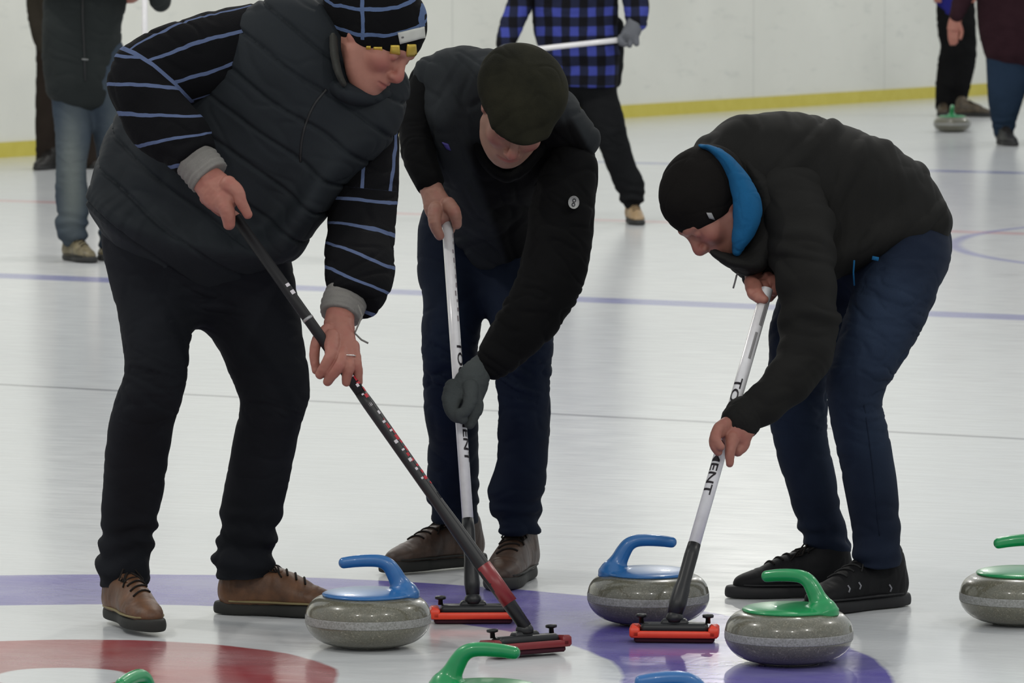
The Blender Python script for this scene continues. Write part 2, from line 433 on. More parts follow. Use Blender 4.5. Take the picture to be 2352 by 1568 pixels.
def stone_handle():
    pr = [ell((0, 0, .120), (.106, .106, .0135), k=.002), half((0, 0, .114), (0, 0, -1), .002),
          loft([(.085, 0, .118, .034, .034), (.080, 0, .131, .024, .027), (.070, 0, .150, .0175, .021), (.059, 0, .171, .016, .0185), (.047, 0, .187, .0155, .0165), (.030, 0, .1955, .0145, .0150), (.005, 0, .1975, .0135, .0145), (-.028, 0, .1955, .0130, .0140), (-.056, 0, .1915, .0120, .0130)], 6, side=(0, 1, 0), k=.014)]
    return surface([pr[0], pr[2], half((0, 0, .1125), (0, 0, -1), .002)], .0028)
HV, HQ = stone_handle()
meshes = {}
def stone(x, y, ang, colour, label, group=None):
    r = root('curling_stone', (x, y, 0), label, 'curling stone', group); r.rotation_euler = (0, 0, math.radians(ang))
    if not meshes:
        a = mesh('granite_body', *bodyM, GRAN, r, world=False); b = mesh('striking_band', *bandM, BAND, r, world=False)
        meshes['b'] = a.data; meshes['s'] = b.data
    else:
        for nm, k in (('granite_body', 'b'), ('striking_band', 's')):
            o = bpy.data.objects.new(nm, meshes[k]); COL.objects.link(o); o.parent = r
    if colour not in meshes:
        meshes[colour] = mesh('handle', HV, HQ, BLUE if colour == 'b_blue' else GREEN, r, world=False).data
    else: o = bpy.data.objects.new('handle', meshes[colour]); COL.objects.link(o); o.parent = r
    return r
GS = 'curling stones on the ice'
stone(X(843, 12.1), 12.1, -4, 'b_blue', 'blue-handled curling stone beside the brown shoes of the left sweeper', GS)
stone(X(1491, 12.5), 12.5, 186, 'b_blue', 'blue-handled curling stone just behind the orange-edged broom head of the lettered broom', GS)
stone(X(1817, 11.83), 11.83, -28, 'green', 'green-handled curling stone in front of the black sneakers', GS)
stone(X(2352, 12.5), 12.5, 14, 'green', 'green-handled curling stone cut by the right edge of the picture', GS)
stone(X(1118, 10.62), 10.62, 172, 'green', 'curling stone at the bottom edge, its green handle below the dark red broom head', GS)
stone(X(1540, 10.21), 10.21, 6, 'b_blue', 'curling stone at the bottom edge showing only the top of its blue handle', GS)
stone(X(300, 10.22), 10.22, 68, 'green', 'curling stone in the bottom left corner showing only its green handle', GS)
stone(X(2187, 41.2), 41.2, 88, 'green', 'distant curling stone with green handle in front of the person in black trousers', GS)

# ============================================================ brooms
WHITE_SH = plain('white_shaft_paint', (216, 214, 216), .22, .5, 0, .4); BLACK_PL = plain('black_plastic', (26, 26, 28), .4, .4)
CARBON = plain('black_carbon_shaft', (22, 21, 23), .5, .3)
def red_frame(name, rgb): return plain(name, rgb, .4, .5)
ORANGE = red_frame('orange_plastic', (226, 62, 34)); DKRED = red_frame('dark_red_plastic', (116, 24, 30)); PAD = plain('dark_red_pad_fabric', (62, 30, 40), .9, .2)
BLK_TXT = plain('black_lettering', (30, 24, 30), .5, .3); RED_TXT = plain('red_lettering', (170, 38, 50), .5, .3)
WHT_TXT = plain('white_lettering', (198, 192, 196), .5, .3); GREY_METAL = plain('dull_metal', (150, 150, 150), .35, .5, .6)
def wrap_text(txt, size, p0, dirv, rad, mat, name, parent, face, length):
    "lettering wrapped on a shaft, starting at p0 and running along dirv, facing the given way"
    cu = bpy.data.curves.new(name, 'FONT'); cu.body = txt; cu.size = size; cu.resolution_u = 3; cu.offset = .0004; cu.align_y = 'CENTER'
    o = bpy.data.objects.new(name, cu); COL.objects.link(o); bpy.context.view_layer.update()
    me = bpy.data.meshes.new_from_object(o.evaluated_get(bpy.context.evaluated_depsgraph_get())); bpy.data.objects.remove(o); bpy.data.curves.remove(cu)
    d = nrm(dirv); f = nrm(np.asarray(face) - d * (np.asarray(face) @ d)); s = np.cross(d, f) * -1
    off = np.array(parent.location) if parent is not None else np.zeros(3)
    import bmesh
    bm = bmesh.new(); bm.from_mesh(me); bmesh.ops.triangulate(bm, faces=bm.faces[:]); bmesh.ops.subdivide_edges(bm, edges=bm.edges[:], cuts=2, use_grid_fill=True); bm.to_mesh(me); bm.free()
    xx = [v.co.x for v in me.vertices]; xs = length / (max(xx) - min(xx)); x0 = min(xx)
    for v in me.vertices:
        a = v.co.y / rad; v.co.x -= x0; c = p0 + d * v.co.x * xs + (math.sin(a) * s + math.cos(a) * f) * (rad + .0009) - off
        v.co = c
    me.name = name; return link(name, me, mat, parent)
def broom(top, bot, head, yaw, rad, shaft_mat, neck_frac, frame_mat, label, lift=0.0, roll=0):
    r = root('curling_broom', (head[0], head[1], lift), label, 'broom', 'curling brooms')
    top = np.array(top); bot = np.array([head[0], head[1], lift + .066]); nk = top + (bot - top) * neck_frac
    V, Q = tube_mesh([top, top + (nk - top) * .5, nk], rad, 28); mesh('shaft', V, Q, shaft_mat, r)
    d = nrm(bot - top); hb = np.array([head[0], head[1], lift + .062])
    V, Q = tube_mesh([nk - d * .03, nk, nk + (hb - nk) * .45, nk + (hb - nk) * .55, nk + (hb - nk) * .8, hb], [rad * 1.04, rad * 1.12, rad * 1.1, rad * 1.28, rad * 1.42, rad * 1.15], 24)
    mesh('neck', V, Q, BLACK_PL, r)
    M = Matrix.Rotation(math.radians(yaw), 4, 'Z') @ Matrix.Rotation(math.radians(roll), 4, 'X')
    def part(name, vq, mat):
        v = [tuple(M @ Vector(a)) for a in vq[0]]; o = mesh(name, v, vq[1], mat, r, world=False); return o
    part('pad', rbox(0, 0, .008, .186, .056, .014, .004), PAD)
    fr = merge([rbox(0, -.029, .0205, .19, .013, .016, .003), rbox(0, .029, .0205, .19, .013, .016, .003), rbox(-.091, 0, .0255, .024, .071, .026, .005), rbox(.091, 0, .0255, .024, .071, .026, .005)])
    part('pad_frame', fr, frame_mat)
    part('head_plate', merge([rbox(0, 0, .033, .160, .050, .022, .005, .95), rbox(0, 0, .046, .07, .036, .016, .004, .8)]), BLACK_PL)
    for sx in (-1, 1):
        kn = lathe([(0, 0), (.006, 0), (.0055, .012), (.013, .014), (.0135, .019), (.011, .021), (0, .0215)], 16)
        part('knob', ([(a[0] + sx * .077, a[1] + .012, a[2] + .042) for a in kn[0]], kn[1]), BLACK_PL)
    so = lathe([(0, 0), (.021, 0), (.020, .012), (.014, .022), (.006, .026), (0, .026)], 20)
    part('socket', ([(a[0], a[1], a[2] + .048) for a in so[0]], so[1]), BLACK_PL)
    return r, top, nk, d
def marks(rows, t0, d, rad, mat, name, parent, face):
    "worn printing on a shaft: short strips (start, end, angle, angular width)"
    parts = []; f = nrm(np.asarray(face, float) - d * (np.asarray(face, float) @ d)); s = -np.cross(d, f)
    for a0, a1, an, w in rows:
        V = []; Q = []
        for i in range(2):
            for k in range(5):
                q = math.radians(an + w * (k / 4 - .5)); V.append(t0 + d * (a1 if i else a0) + (math.sin(q) * s + math.cos(q) * f) * (rad + .0008))
        for k in range(4): Q.append((k, k + 1, 6 + k, 5 + k))
        parts.append((V, Q))
    V, Q = merge(parts); return mesh(name, V, Q, mat, parent)
b1, t1, n1, d1 = broom(P(541, 498, 12.13), 0, (X(1208, 11.93), 11.93), 30, .0125, CARBON, .46, DKRED, 'black and red curling broom swept by the man in the striped sweater', 0.004, -6)
V, Q = tube_mesh([t1 + d1 * .53, t1 + d1 * .80], .0128, 24); mesh('printed_shaft', V, Q, CARBON, b1)
V, Q = tube_mesh([t1 + d1 * .98, t1 + d1 * 1.085], .0182, 24); mesh('red_sleeve', V, Q, DKRED, b1)
rr = random.Random(5)
marks([(.44 + i * .0165, .44 + i * .0165 + rr.uniform(.006, .014), rr.uniform(20, 60), rr.uniform(25, 50)) for i in range(20)], t1, d1, .0129, RED_TXT, 'red_printing', b1, (.2, -1, .1))
marks([(.45 + i * .026, .45 + i * .026 + rr.uniform(.004, .009), rr.uniform(0, 35), rr.uniform(20, 34)) for i in range(12)], t1, d1, .0131, WHT_TXT, 'white_printing', b1, (.2, -1, .1))
marks([(.195, .203, 30, 50), (.214, .224, 30, 50)], t1, d1, .0126, WHT_TXT, 'white_printing', b1, (.2, -1, .1))
V, Q = tube_mesh([t1 + d1 * .285, t1 + d1 * .292], .0133, 20); mesh('ring', V, Q, GREY_METAL, b1)
b2, t2, n2, d2 = broom(P(1027, 512, 12.85), 0, (X(1086, 12.5), 12.5), 2, .0135, WHITE_SH, .83, ORANGE, 'white-shafted curling broom held upright by the man in the flat cap')
wrap_text('TOURNAMENT', .021, t2 + d2 * .305, d2, .0136, BLK_TXT, 'lettering', b2, (.75, -1, 0), .302)
marks([(.03 + i * .021, .03 + i * .021 + rr.uniform(.006, .014), rr.uniform(10, 30), rr.uniform(10, 24)) for i in range(11)], t2, d2, .0137, plain('faded_printing', (128, 118, 122), .5), 'faded_printing', b2, (.5, -1, 0))
b3, t3, n3, d3 = broom(P(1762, 664, 12.555), 0, (X(1552, 12.17), 12.17), -4, .0145, WHITE_SH, .825, ORANGE, 'white curling broom with bold black lettering, held by the man with blue collar lining')
wrap_text('TOURNAMENT', .027, t3 + d3 * .245, d3, .0146, BLK_TXT, 'lettering', b3, (-.55, -1, 0), .305)
marks([(.04, .10, 40, 30), (.12, .19, 25, 24)], t3, d3, .0147, plain('grey_printing', (120, 118, 118), .5), 'grey_printing', b3, (-.2, -1, 0))
# ============================================================ people: helpers
def skin_material(name, rgb=(150, 103, 89), rgb2=(142, 72, 68)):
    t = NT(name, .55, .35); a = t.attr('blush'); n = t.noise(60, t.obj(), 4); c = s2l(rgb)
    base = t.mix(n, tuple(v * .88 for v in c), tuple(v * 1.1 for v in c)); t.color(t.mix(a, base, s2l(rgb2)))
    t.b.inputs['Subsurface Weight'].default_value = .08; t.b.inputs['Subsurface Radius'].default_value = (.01, .004, .002); t.bump(t.noise(300, t.obj(), 2), .12, .001); return t.m
SKIN = skin_material('skin'); SKIN2 = skin_material('skin_paler', (150, 114, 98), (146, 72, 70))
def head_frame(origin, f, u):
    f = nrm(f); u = nrm(np.asarray(u) - f * (np.asarray(u) @ f)); return np.asarray(origin), np.stack([np.cross(f, u), f, u], 1)
def head_prims(O, R, neck=None, ears=1.0):
    L = lambda c: O + R @ np.asarray(c, float)
    E = lambda c, r, op='add', k=.012: ell(L(c), r, R, op, k)
    def T(rows, k=.008, op='add'): return loft([(*L(r[:3]), r[3], r[4] if len(r) > 4 else r[3]) for r in rows], 4, side=R[:, 0], op=op, k=k)
    pr = [E((0, -.012, .035), (.075, .098, .085)), E((0, .03, -.03), (.060, .062, .080), k=.03), E((0, .058, -.09), (.032, .028, .024), k=.03),
          T([(-.058, .005, -.05, .018), (-.046, .035, -.082, .018), (0, .068, -.098, .017), (.046, .035, -.082, .018), (.058, .005, -.05, .018)], .03),
          E((.040, .060, -.022), (.026, .026, .024), k=.02), E((-.040, .060, -.022), (.026, .026, .024), k=.02),
          E((.032, .098, .002), (.019, .017, .012), 'sub', .014), E((-.032, .098, .002), (.019, .017, .012), 'sub', .014),
          E((.031, .076, .002), (.0135, .0135, .0125), k=.003), E((-.031, .076, .002), (.0135, .0135, .0125), k=.003),
          T([(-.045, .073, .024, .008), (-.022, .088, .024, .010), (0, .088, .02, .008), (.022, .088, .024, .010), (.045, .073, .024, .008)], .014),
          T([(0, .086, .018, .008), (0, .099, -.010, .010, .010), (0, .110, -.030, .0125, .012), (0, .103, -.042, .010, .008)], .012),
          E((.013, .099, -.036), (.009, .011, .008), k=.006), E((-.013, .099, -.036), (.009, .011, .008), k=.006),
          E((0, .080, -.062), (.030, .016, .018), k=.016),
          T([(-.025, .082, -.063, .004), (-.010, .094, -.0595, .0055), (0, .0945, -.061, .005), (.010, .094, -.0595, .0055), (.025, .082, -.063, .004)], .005),
          T([(-.022, .082, -.068, .004), (0, .092, -.0715, .0068), (.022, .082, -.068, .004)], .005),
          T([(-.025, .090, -.0655, .0022), (0, .1005, -.0655, .0022), (.025, .090, -.0655, .0022)], .003, 'sub')]
    for s in (-1, 1):
        pr += [ell(L((s * (.071 + .005 * ears), -.014, -.004)), (.007 + .001 * ears, .018, .029), R, 'add', .006), ell(L((s * (.078 + .006 * ears), -.009, 0)), (.005, .010, .018), R, 'sub', .004)]
    if neck is not None: pr.append(loft([(*L((0, -.022, -.03)), .055, .058), (*(0.5 * L((0, -.03, -.11)) + .5 * np.asarray(neck)), .056, .058), (*neck, .068, .065)], 4, k=.03))
    return pr
def blushf(O, R):
    def f(V):
        q = (V - O) @ R; g = lambda c, r, a: a * np.exp(-(((q - c) / r) ** 2).sum(1))
        b = g((.045, .07, -.025), (.022, .03, .022), .7) + g((-.045, .07, -.025), (.022, .03, .022), .7) + g((0, .11, -.03), (.016, .02, .018), .85)
        b += g((0, .092, -.066), (.024, .016, .009), .9) + g((.08, -.01, 0), (.015, .03, .03), .5) + g((-.08, -.01, 0), (.015, .03, .03), .5)
        b += g((.031, .088, .000), (.016, .012, .0035), .6) + g((-.031, .088, .000), (.016, .012, .0035), .6)
        return np.clip(b, 0, 1)
    return f
def body(parent, mat, head, hands=(), core=(), vh=.0025, vn=.0022, vc=.012, ears=1.0):
    "one skin mesh: head and neck, hands with forearms, and the core under the clothes"
    VV = []; QQ = []; BB = []; o = 0
    O, R, neck = head
    for prims, vox, fn in [(head_prims(O, R, neck, ears), vh, blushf(O, R))] + [(h, vn, None) for h in hands] + ([(list(core), vc, None)] if core else []):
        V, Q = surface(prims, vox); V = relax(V, Q, 1)
        if not fn and vox < .01:
            Nn = normals(V, Q); V = V + Nn * (.0010 * noise(V * 110, 5) + .0016 * noise(V * 45, 6))[:, None]
        b = fn(V) if fn else .18 + .5 * np.clip(noise(V * 45, 3), 0, 1)
        VV.append(V); QQ.append(Q + o); BB.append(b); o += len(V)
    return mesh('body', np.vstack(VV), np.vstack(QQ), mat, parent, {'blush': np.concatenate(BB)})
def hand_px(palm, fingers, k=.006):
    "palm: chain of (px,py,d,hw,half depth); fingers: chains of (px,py,d,hw)"
    return [px(palm, 4, k=.01)] + [px(f, 4, k=.0035) for f in fingers]
def curled(palm_pt, c, axis, r, a0, a1, fr, s):
    "finger wrapped on a shaft of radius r around point c: angles a0..a1 about the shaft axis"
    d = nrm(axis); e1 = nrm(np.cross(d, (0, 1, 0))); e2 = np.cross(d, e1); pts = [(*palm_pt, fr * 1.1, fr * 1.1)]
    for i in range(5):
        a = math.radians(a0 + (a1 - a0) * i / 4); q = c + (r + fr * .9) * (math.cos(a) * e1 + math.sin(a) * e2); f = fr * (1 - .06 * i); pts.append((*q, f, f))
    return loft(pts, 3, k=s)
# ---- shoes: built once per style in their own frame (x side, y toe, z up), then placed
def shoe_parts(style):
    foot = lambda w, z, h: [(0, -.118, z, .030 * w, h), (0, -.085, z, .038 * w, h), (0, -.01, z, .036 * w, h), (.004, .07, z, .049 * w, h), (.002, .12, z, .044 * w, h), (0, .150, z, .030 * w, h)]
    so = [loft(foot(.97, .014, .034), 4, side=(1, 0, 0), k=.005), half((0, 0, .002), (0, 0, -1), .004), half((0, 0, .031), (0, 0, 1), .004)]
    up = [loft([(0, -.100, .045, .032, .040), (0, -.06, .055, .038, .050), (0, .0, .056, .040, .048), (.003, .06, .047, .045, .036), (.003, .11, .038, .042, .028), (0, .135, .033, .030, .024)], 5, side=(1, 0, 0), k=.02),
          loft([(0, -.082, .06, .036, .045), (0, -.080, .10, .038, .048), (0, -.076, .120, .037, .042)], 3, side=(1, 0, 0), k=.03),
          loft([(0, -.03, .092, .026, .022), (0, .02, .083, .025, .02), (0, .06, .068, .022, .018)], 3, side=(1, 0, 0), k=.02),
          half((0, 0, .024), (0, 0, -1), .003)]
    laces = []
    for i in range(5):
        y = -.03 + i * .022; z = .117 - i * .0105 - .0004 * i * i
        w = .021; laces.append(tube_mesh([(-w, y - .004, z - .010), (-w * .5, y, z + .0005), (0, y + .002, z + .003), (w * .5, y + .004, z + .0005), (w, y + .008, z - .010)], .0026, 6))
    laces.append(tube_mesh([(0, -.035, .124), (-.02, -.03, .135), (-.036, -.02, .120), (-.02, -.025, .112), (0, -.035, .122), (.02, -.028, .134), (.037, -.018, .118)], .0022, 6))
    tongue = [loft([(0, -.052, .142, .022, .006), (0, -.03, .118, .022, .006), (0, .02, .102, .02, .005)], 4, side=(1, 0, 0))]
    return so, up, merge(laces), tongue
_sh = {}
def lace_mesh(bt):
    def top(x, y, l=.0022):
        h = bt.ray_cast(Vector((x, y, .125)), Vector((0, 0, -1))); return (x, y, (h[0].z if h[0] is not None else .09) + l)
    out = []
    for i in range(5):
        y = -.022 + i * .021
        for sg in (1, -1): out.append(tube_mesh([top(sg * w, y + (sg * w + .024) * .35) for w in (-.024, -.017, -.009, 0, .009, .017, .024)], .0023, 6))
    for sg in (1, -1):
        out.append(tube_mesh([top(0, -.024, .004), top(sg * .014, -.018, .016), top(sg * .030, -.004, .012), top(sg * .026, .010, .004), top(sg * .012, -.008, .006), top(0, -.022, .004)], .0021, 6))
        out.append(tube_mesh([top(0, -.022, .004), top(sg * .016, .004, .006), top(sg * .030, .024, .003)], .0020, 6))
    return merge(out)
def stick(name, bvh, corners, lift, thick, mat, parent, n=5):
    "thin patch that lies on a curved surface; corners in pixels, clockwise from top left"
    c = np.array(corners, float); V = []; Q = []
    for lay in (0, 1):
        for j in range(n + 1):
            for i in range(n + 1):
                u, v = i / n, j / n; q = (1 - u) * (1 - v) * c[0] + u * (1 - v) * c[1] + u * v * c[2] + (1 - u) * v * c[3]
                p, nn = surf_pt(q[0], q[1], bvh, lift + (thick if lay else -.001)); V.append(p)
    m = (n + 1) ** 2; f = lambda l, i, j: l * m + j * (n + 1) + i
    for j in range(n):
        for i in range(n): Q += [(f(1, i, j), f(1, i, j + 1), f(1, i + 1, j + 1), f(1, i + 1, j)), (f(0, i, j), f(0, i + 1, j), f(0, i + 1, j + 1), f(0, i, j + 1))]
    for i in range(n): Q += [(f(0, i, 0), f(1, i, 0), f(1, i + 1, 0), f(0, i + 1, 0)), (f(0, i + 1, n), f(1, i + 1, n), f(1, i, n), f(0, i, n)), (f(0, 0, i + 1), f(1, 0, i + 1), f(1, 0, i), f(0, 0, i)), (f(0, n, i), f(1, n, i), f(1, n, i + 1), f(0, n, i + 1))]
    return mesh(name, V, Q, mat, parent)
def stick_line(name, bvh, pts, r, mat, parent, lift=0.0):
    c = upsample([(x, y, 0) for x, y in pts], 5) if len(pts) > 2 else np.array([(x, y, 0) for x, y in pts], float)
    V, Q = tube_mesh([surf_pt(q[0], q[1], bvh, lift)[0] for q in c], r, 8); return mesh(name, V, Q, mat, parent)
def shoe(parent, loc, heading, style, mats, sc=1.0, pitch=0, lift=0, roll=0):
    "mats: (upper, sole, lace)"
    if 's' not in _sh:
        so, up, la, to = shoe_parts(style); a = surface(so, .004); b = surface(up, .004)
        Vb = relax(b[0], b[1], 2); Vb = Vb + normals(Vb, b[1]) * (folds(Vb, (0, 1, 0), .03, .06, 4, .0022))[:, None]
        _sh['s'] = (relax(a[0], a[1], 1), a[1]); _sh['w'] = surface([loft([(0, -.100, .034, .0385, .006), (0, -.05, .034, .0425, .006), (0, 0, .034, .0425, .006), (.003, .06, .034, .0485, .006), (.003, .11, .034, .0455, .006), (0, .138, .034, .033, .006)], 5, side=(1, 0, 0)), half((0, 0, .029), (0, 0, -1), .002), half((0, 0, .037), (0, 0, 1), .002)], .0025); _sh['u'] = (Vb, b[1]); _sh['l'] = lace_mesh(tree(Vb, b[1])); _sh['t'] = surface(to, .004)
    h = math.atan2(heading[1], heading[0]) - math.pi / 2
    M = Matrix.Translation(Vector((loc[0], loc[1], lift)) - parent.location) @ Matrix.Rotation(h, 4, 'Z') @ Matrix.Rotation(math.radians(pitch), 4, 'X') @ Matrix.Rotation(math.radians(roll), 4, 'Y') @ Matrix.Scale(sc, 4)
    o = mesh('shoe', *_sh['u'], mats[0], parent, world=False); o.matrix_local = M
    for nm, k, m in (('sole', 's', mats[1]), ('laces', 'l', mats[2]), ('tongue', 't', mats[0]), ('welt', 'w', mats[3] if len(mats) > 3 else mats[1])):
        mesh(nm, *_sh[k], m, o, world=False)
    return o
def leather(name, a, b):
    t = NT(name, .5, .4); p = t.obj(); n = t.noise(22, p, 5, .6); t.color(t.mix(t.math('MULTIPLY_ADD', n, 2.4, -.7, clamp=True), s2l(a), s2l(b))); t.bump(t.noise(220, p, 3), .3, .001); return t.m
SOLE = plain('dark_rubber', (38, 38, 36), .7, .3); LACE = plain('dark_lace', (30, 26, 24), .9, .2)
def arc_t(rows_px, S=None):
    "parameter along a chain of pixel points, in metres, for each vertex"
    pts = upsample([(*P(a[0], a[1], a[2]), 0, 0) for a in rows_px], 6)[:, :3]
    seg = np.linalg.norm(np.diff(pts, axis=0), axis=1); cum = np.concatenate([[0], np.cumsum(seg)])
    def f(V):
        best = np.full(len(V), 9.); T = np.zeros(len(V))
        for i in range(len(pts) - 1):
            D = pts[i + 1] - pts[i]; lo = -9 if i == 0 else 0; hi = 9 if i == len(pts) - 2 else 1
            t = np.clip(((V - pts[i]) @ D) / (D @ D), lo, hi); d = np.linalg.norm(V - pts[i] - t[:, None] * D, axis=1)
            m = d < best; best[m] = d[m]; T[m] = cum[i] + t[m] * seg[i]
        return T
    return f
def denim(name, rgb, fade, amt=1.0, seam=None):
    t = NT(name, .85, .2); p = t.obj(); n = t.noise(7, p, 4); a = t.attr('fade'); fine = t.noise(420, t.scale(p, (1, 1, .35)), 2)
    c = t.mix(t.math('ADD', t.math('MULTIPLY', a, amt), t.math('MULTIPLY_ADD', n, .5, -.22), clamp=True), s2l(rgb), s2l(fade))
    t.color(t.mix(t.math('MULTIPLY', fine, .3), c, s2l(tuple(v * .55 for v in rgb)))); t.bump(fine, .3, .001); t.b.inputs['Specular IOR Level'].default_value = .1; return t.m
def trouser_disp(knees, seed, amp=.006, hem=.012, ankle_z=.17):
    def f(V, N):
        z = V[:, 2]; w = 1 - ss(ankle_z, ankle_z + .14, z)
        d = folds(V, (0, 0.0, 1), .07, .16, seed, amp) * (.6 + .4 * w)
        d += hem * w * np.sin((z + .03 * noise(V * 12, seed + 3)) * 2 * math.pi / .058 + 5 * noise(V * 6, seed)) * (.45 + .7 * noise(V * 9, seed + 11))
        for (kx, ky, kd) in knees:
            c = P(kx, ky, kd); g = np.exp(-((np.linalg.norm(V - c, axis=1) / .12) ** 2)); d += g * folds(V, (.3, 0, 1), .03, .10, seed + 7, amp * 1.3)
        return d
    return f
def panel_fabric():
    t = NT('charcoal_jacket', .92, .1); p = t.obj(); n = t.noise(5, p, 4); f = t.noise(450, p, 2)
    c = t.mix(t.math('MULTIPLY_ADD', n, 2.0, -.5, clamp=True), s2l((33, 36, 38)), s2l((50, 53, 56)))
    c = t.mix(t.attr('panel'), c, s2l((14, 14, 15))); t.color(t.mix(t.math('MULTIPLY', f, .3), c, s2l((12, 12, 13)))); t.bump(f, .2, .001); return t.m
# ============================================================ sweeper in the striped sweater and grey quilted vest (left)
def sweeper_left():
    r = root('person', (X(470, 12.5), 12.5, 0), 'bending man in blue-striped black sweater, grey quilted vest and checked knit hat', 'person', 'three sweepers')
    leg = leather('brown_suede', (66, 44, 30), (104, 70, 46)); wl = plain('welt_stitching', (120, 108, 74), .7)
    # trousers
    L1 = [(352, 560, 12.50, 100, .115), (357, 700, 12.45, 90, .105), (358, 800, 12.38, 76, .092), (354, 880, 12.34, 73, .085), (328, 955, 12.36, 74, .082), (316, 1030, 12.40, 74, .082), (302, 1150, 12.46, 69, .078), (294, 1235, 12.49, 61, .072), (285, 1298, 12.49, 62, .074), (284, 1342, 12.48, 56, .068), (284, 1385, 12.47, 56, .068)]
    L2 = [(548, 580, 12.60, 112, .115), (574, 700, 12.58, 113, .105), (593, 760, 12.55, 101, .100), (613, 830, 12.52, 92, .092), (630, 900, 12.50, 82, .086), (621, 958, 12.53, 74, .082), (606, 1030, 12.57, 73, .08), (592, 1100, 12.60, 73, .078), (575, 1180, 12.63, 71, .076), (571, 1240, 12.64, 61, .07), (560, 1284, 12.65, 70, .076), (560, 1332, 12.64, 60, .07), (558, 1372, 12.64, 60, .07)]
    hip = [(432, 470, 12.5, 192, .15), (445, 540, 12.5, 205, .155), (458, 625, 12.53, 200, .13)]
    tro = fabric('dark_trousers', (21, 23, 28), .2, 7, 600, .9, .15, .12)
    garment('trousers', [px(hip, k=.03), px(L1, k=.05), px(L2, k=.05), half((0, 0, .088), (0, 0, -1), .006)], .0055, tro, r, trouser_disp([(350, 890, 12.25), (620, 920, 12.4), (450, 700, 12.4)], 2, .007, .012))
    # vest
    T = [(425, 520, 12.50, 198, .165), (470, 450, 12.50, 215, .175), (545, 355, 12.49, 226, .175), (620, 260, 12.46, 222, .165), (680, 180, 12.44, 208, .15), (708, 118, 12.44, 170, .13)]
    ax = nrm(P(740, 110, 12.45) - P(430, 520, 12.5)); c0 = P(430, 520, 12.5)
    def vest_disp(V, N):
        t = (V - c0) @ ax; side = (V - c0) @ nrm(np.cross(ax, (0, 1, 0)))
        b = t + .016 * noise(V * 5, 3) + .02 * side; ph = np.abs((b / .078) % 1 - .5) * 2         # 1 at a seam
        d = .003 - .0085 * np.clip((ph - .78) / .22, 0, 1) ** 1.5
        d += folds(V, ax, .06, .12, 12, .0045) + .008 * noise(V * 6, 19)
        return d
    vm = fabric('grey_vest_nylon', (31, 35, 39), .18, 5, 500, .75, .3, .05, .15)
    hem = [(262, 478, 12.5, 40, .10), (330, 520, 12.45, 50, .14), (430, 552, 12.45, 55, .155), (540, 568, 12.45, 50, .15), (640, 560, 12.47, 34, .11)]
    right = [(880, 215, 12.50, 55, .11), (845, 290, 12.46, 62, .12), (760, 380, 12.44, 50, .13), (700, 480, 12.42, 40, .13), (660, 540, 12.43, 34, .12)]
    vest = garment('quilted_vest', [px(T, k=.03), px(hem, k=.05), px(right, k=.06), px([(430, 235, 12.58, 70, .09), (350, 262, 12.60, 60, .09), (290, 320, 12.60, 48, .10), (266, 385, 12.57, 42, .11), (264, 440, 12.55, 46, .12)], k=.06)], .0045, vm, r, vest_disp)
    # zip placket and stand collar
    vb = tree_of(vest); zm = plain('black_zip', (14, 14, 16), .6); stick_line('zipper', vb, [(750, 205), (722, 240), (702, 285), (692, 330), (690, 372)], .0032, zm, r)
    garment('vest_collar', [px([(722, 40, 12.52, 24, .035), (722, 110, 12.42, 24, .035), (746, 175, 12.36, 22, .034), (800, 215, 12.32, 24, .034), (860, 218, 12.38, 26, .035), (905, 190, 12.46, 26, .035)], 5), px([(718, 20, 12.62, 26, .04), (722, 60, 12.50, 26, .04)])], .0045, vm, r,
            lambda V, N: folds(V, ax, .03, .06, 5, .003))
    garment('sweater_collar', [px([(766, 90, 12.325, 9, .03), (768, 125, 12.305, 10, .03), (777, 165, 12.29, 9, .03), (790, 194, 12.285, 6, .025)], 5)], .004, fabric('grey_collar', (58, 58, 55), .15, 20, 350), r, lambda V, N: folds(V, (0, 0, 1), .03, .05, 6, .002))
    # sweater sleeves with stripes
    A1 = [(585, 105, 12.45, 98, .095), (520, 115, 12.42, 96, .095), (430, 140, 12.36, 94, .09), (345, 172, 12.32, 90, .088), (330, 212, 12.28, 76, .08), (366, 275, 12.24, 78, .074), (420, 325, 12.19, 68, .066), (447, 362, 12.16, 56, .056)]
    A2 = [(862, 250, 12.55, 62, .08), (852, 330, 12.55, 64, .08), (846, 400, 12.50, 70, .078), (833, 480, 12.44, 80, .078), (827, 557, 12.36, 79, .075), (825, 620, 12.26, 82, .075), (822, 665, 12.2, 70, .066), (808, 690, 12.17, 52, .054)]
    knit = NT('striped_knit', .95, .1); p = knit.obj(); wv = knit.math('MULTIPLY_ADD', knit.noise(9, p, 3), .30, -.15); rg = knit.attr('region')
    def stripe(name): return knit.math('LESS_THAN', knit.math('ABSOLUTE', knit.math('SUBTRACT', knit.math('FRACT', knit.math('ADD', knit.attr(name), wv)), .5)), .062)
    low = knit.math('GREATER_THAN', rg, 0.0); st = knit.math('ADD', knit.math('MULTIPLY', stripe('stripe_b'), low), knit.math('MULTIPLY', stripe('stripe_a'), knit.math('SUBTRACT', 1.0, low)))
    st = knit.math('MAXIMUM', st, knit.math('LESS_THAN', knit.math('ABSOLUTE', knit.math('ADD', rg, knit.math('MULTIPLY', wv, .012))), .0045))
    fine = knit.noise(380, p, 2); c = knit.mix(knit.noise(8, p, 3), s2l((11, 11, 13)), s2l((16, 16, 19)))
    knit.color(knit.mix(st, c, s2l((80, 92, 122)))); knit.bump(knit.math('ADD', fine, knit.math('MULTIPLY', knit.noise(120, p), .6)), .4, .002)
    def sd(seed, axis): return lambda V, N: folds(V, axis, .06, .14, seed, .0075)
    f1 = arc_t(A1); f2 = arc_t(A2)
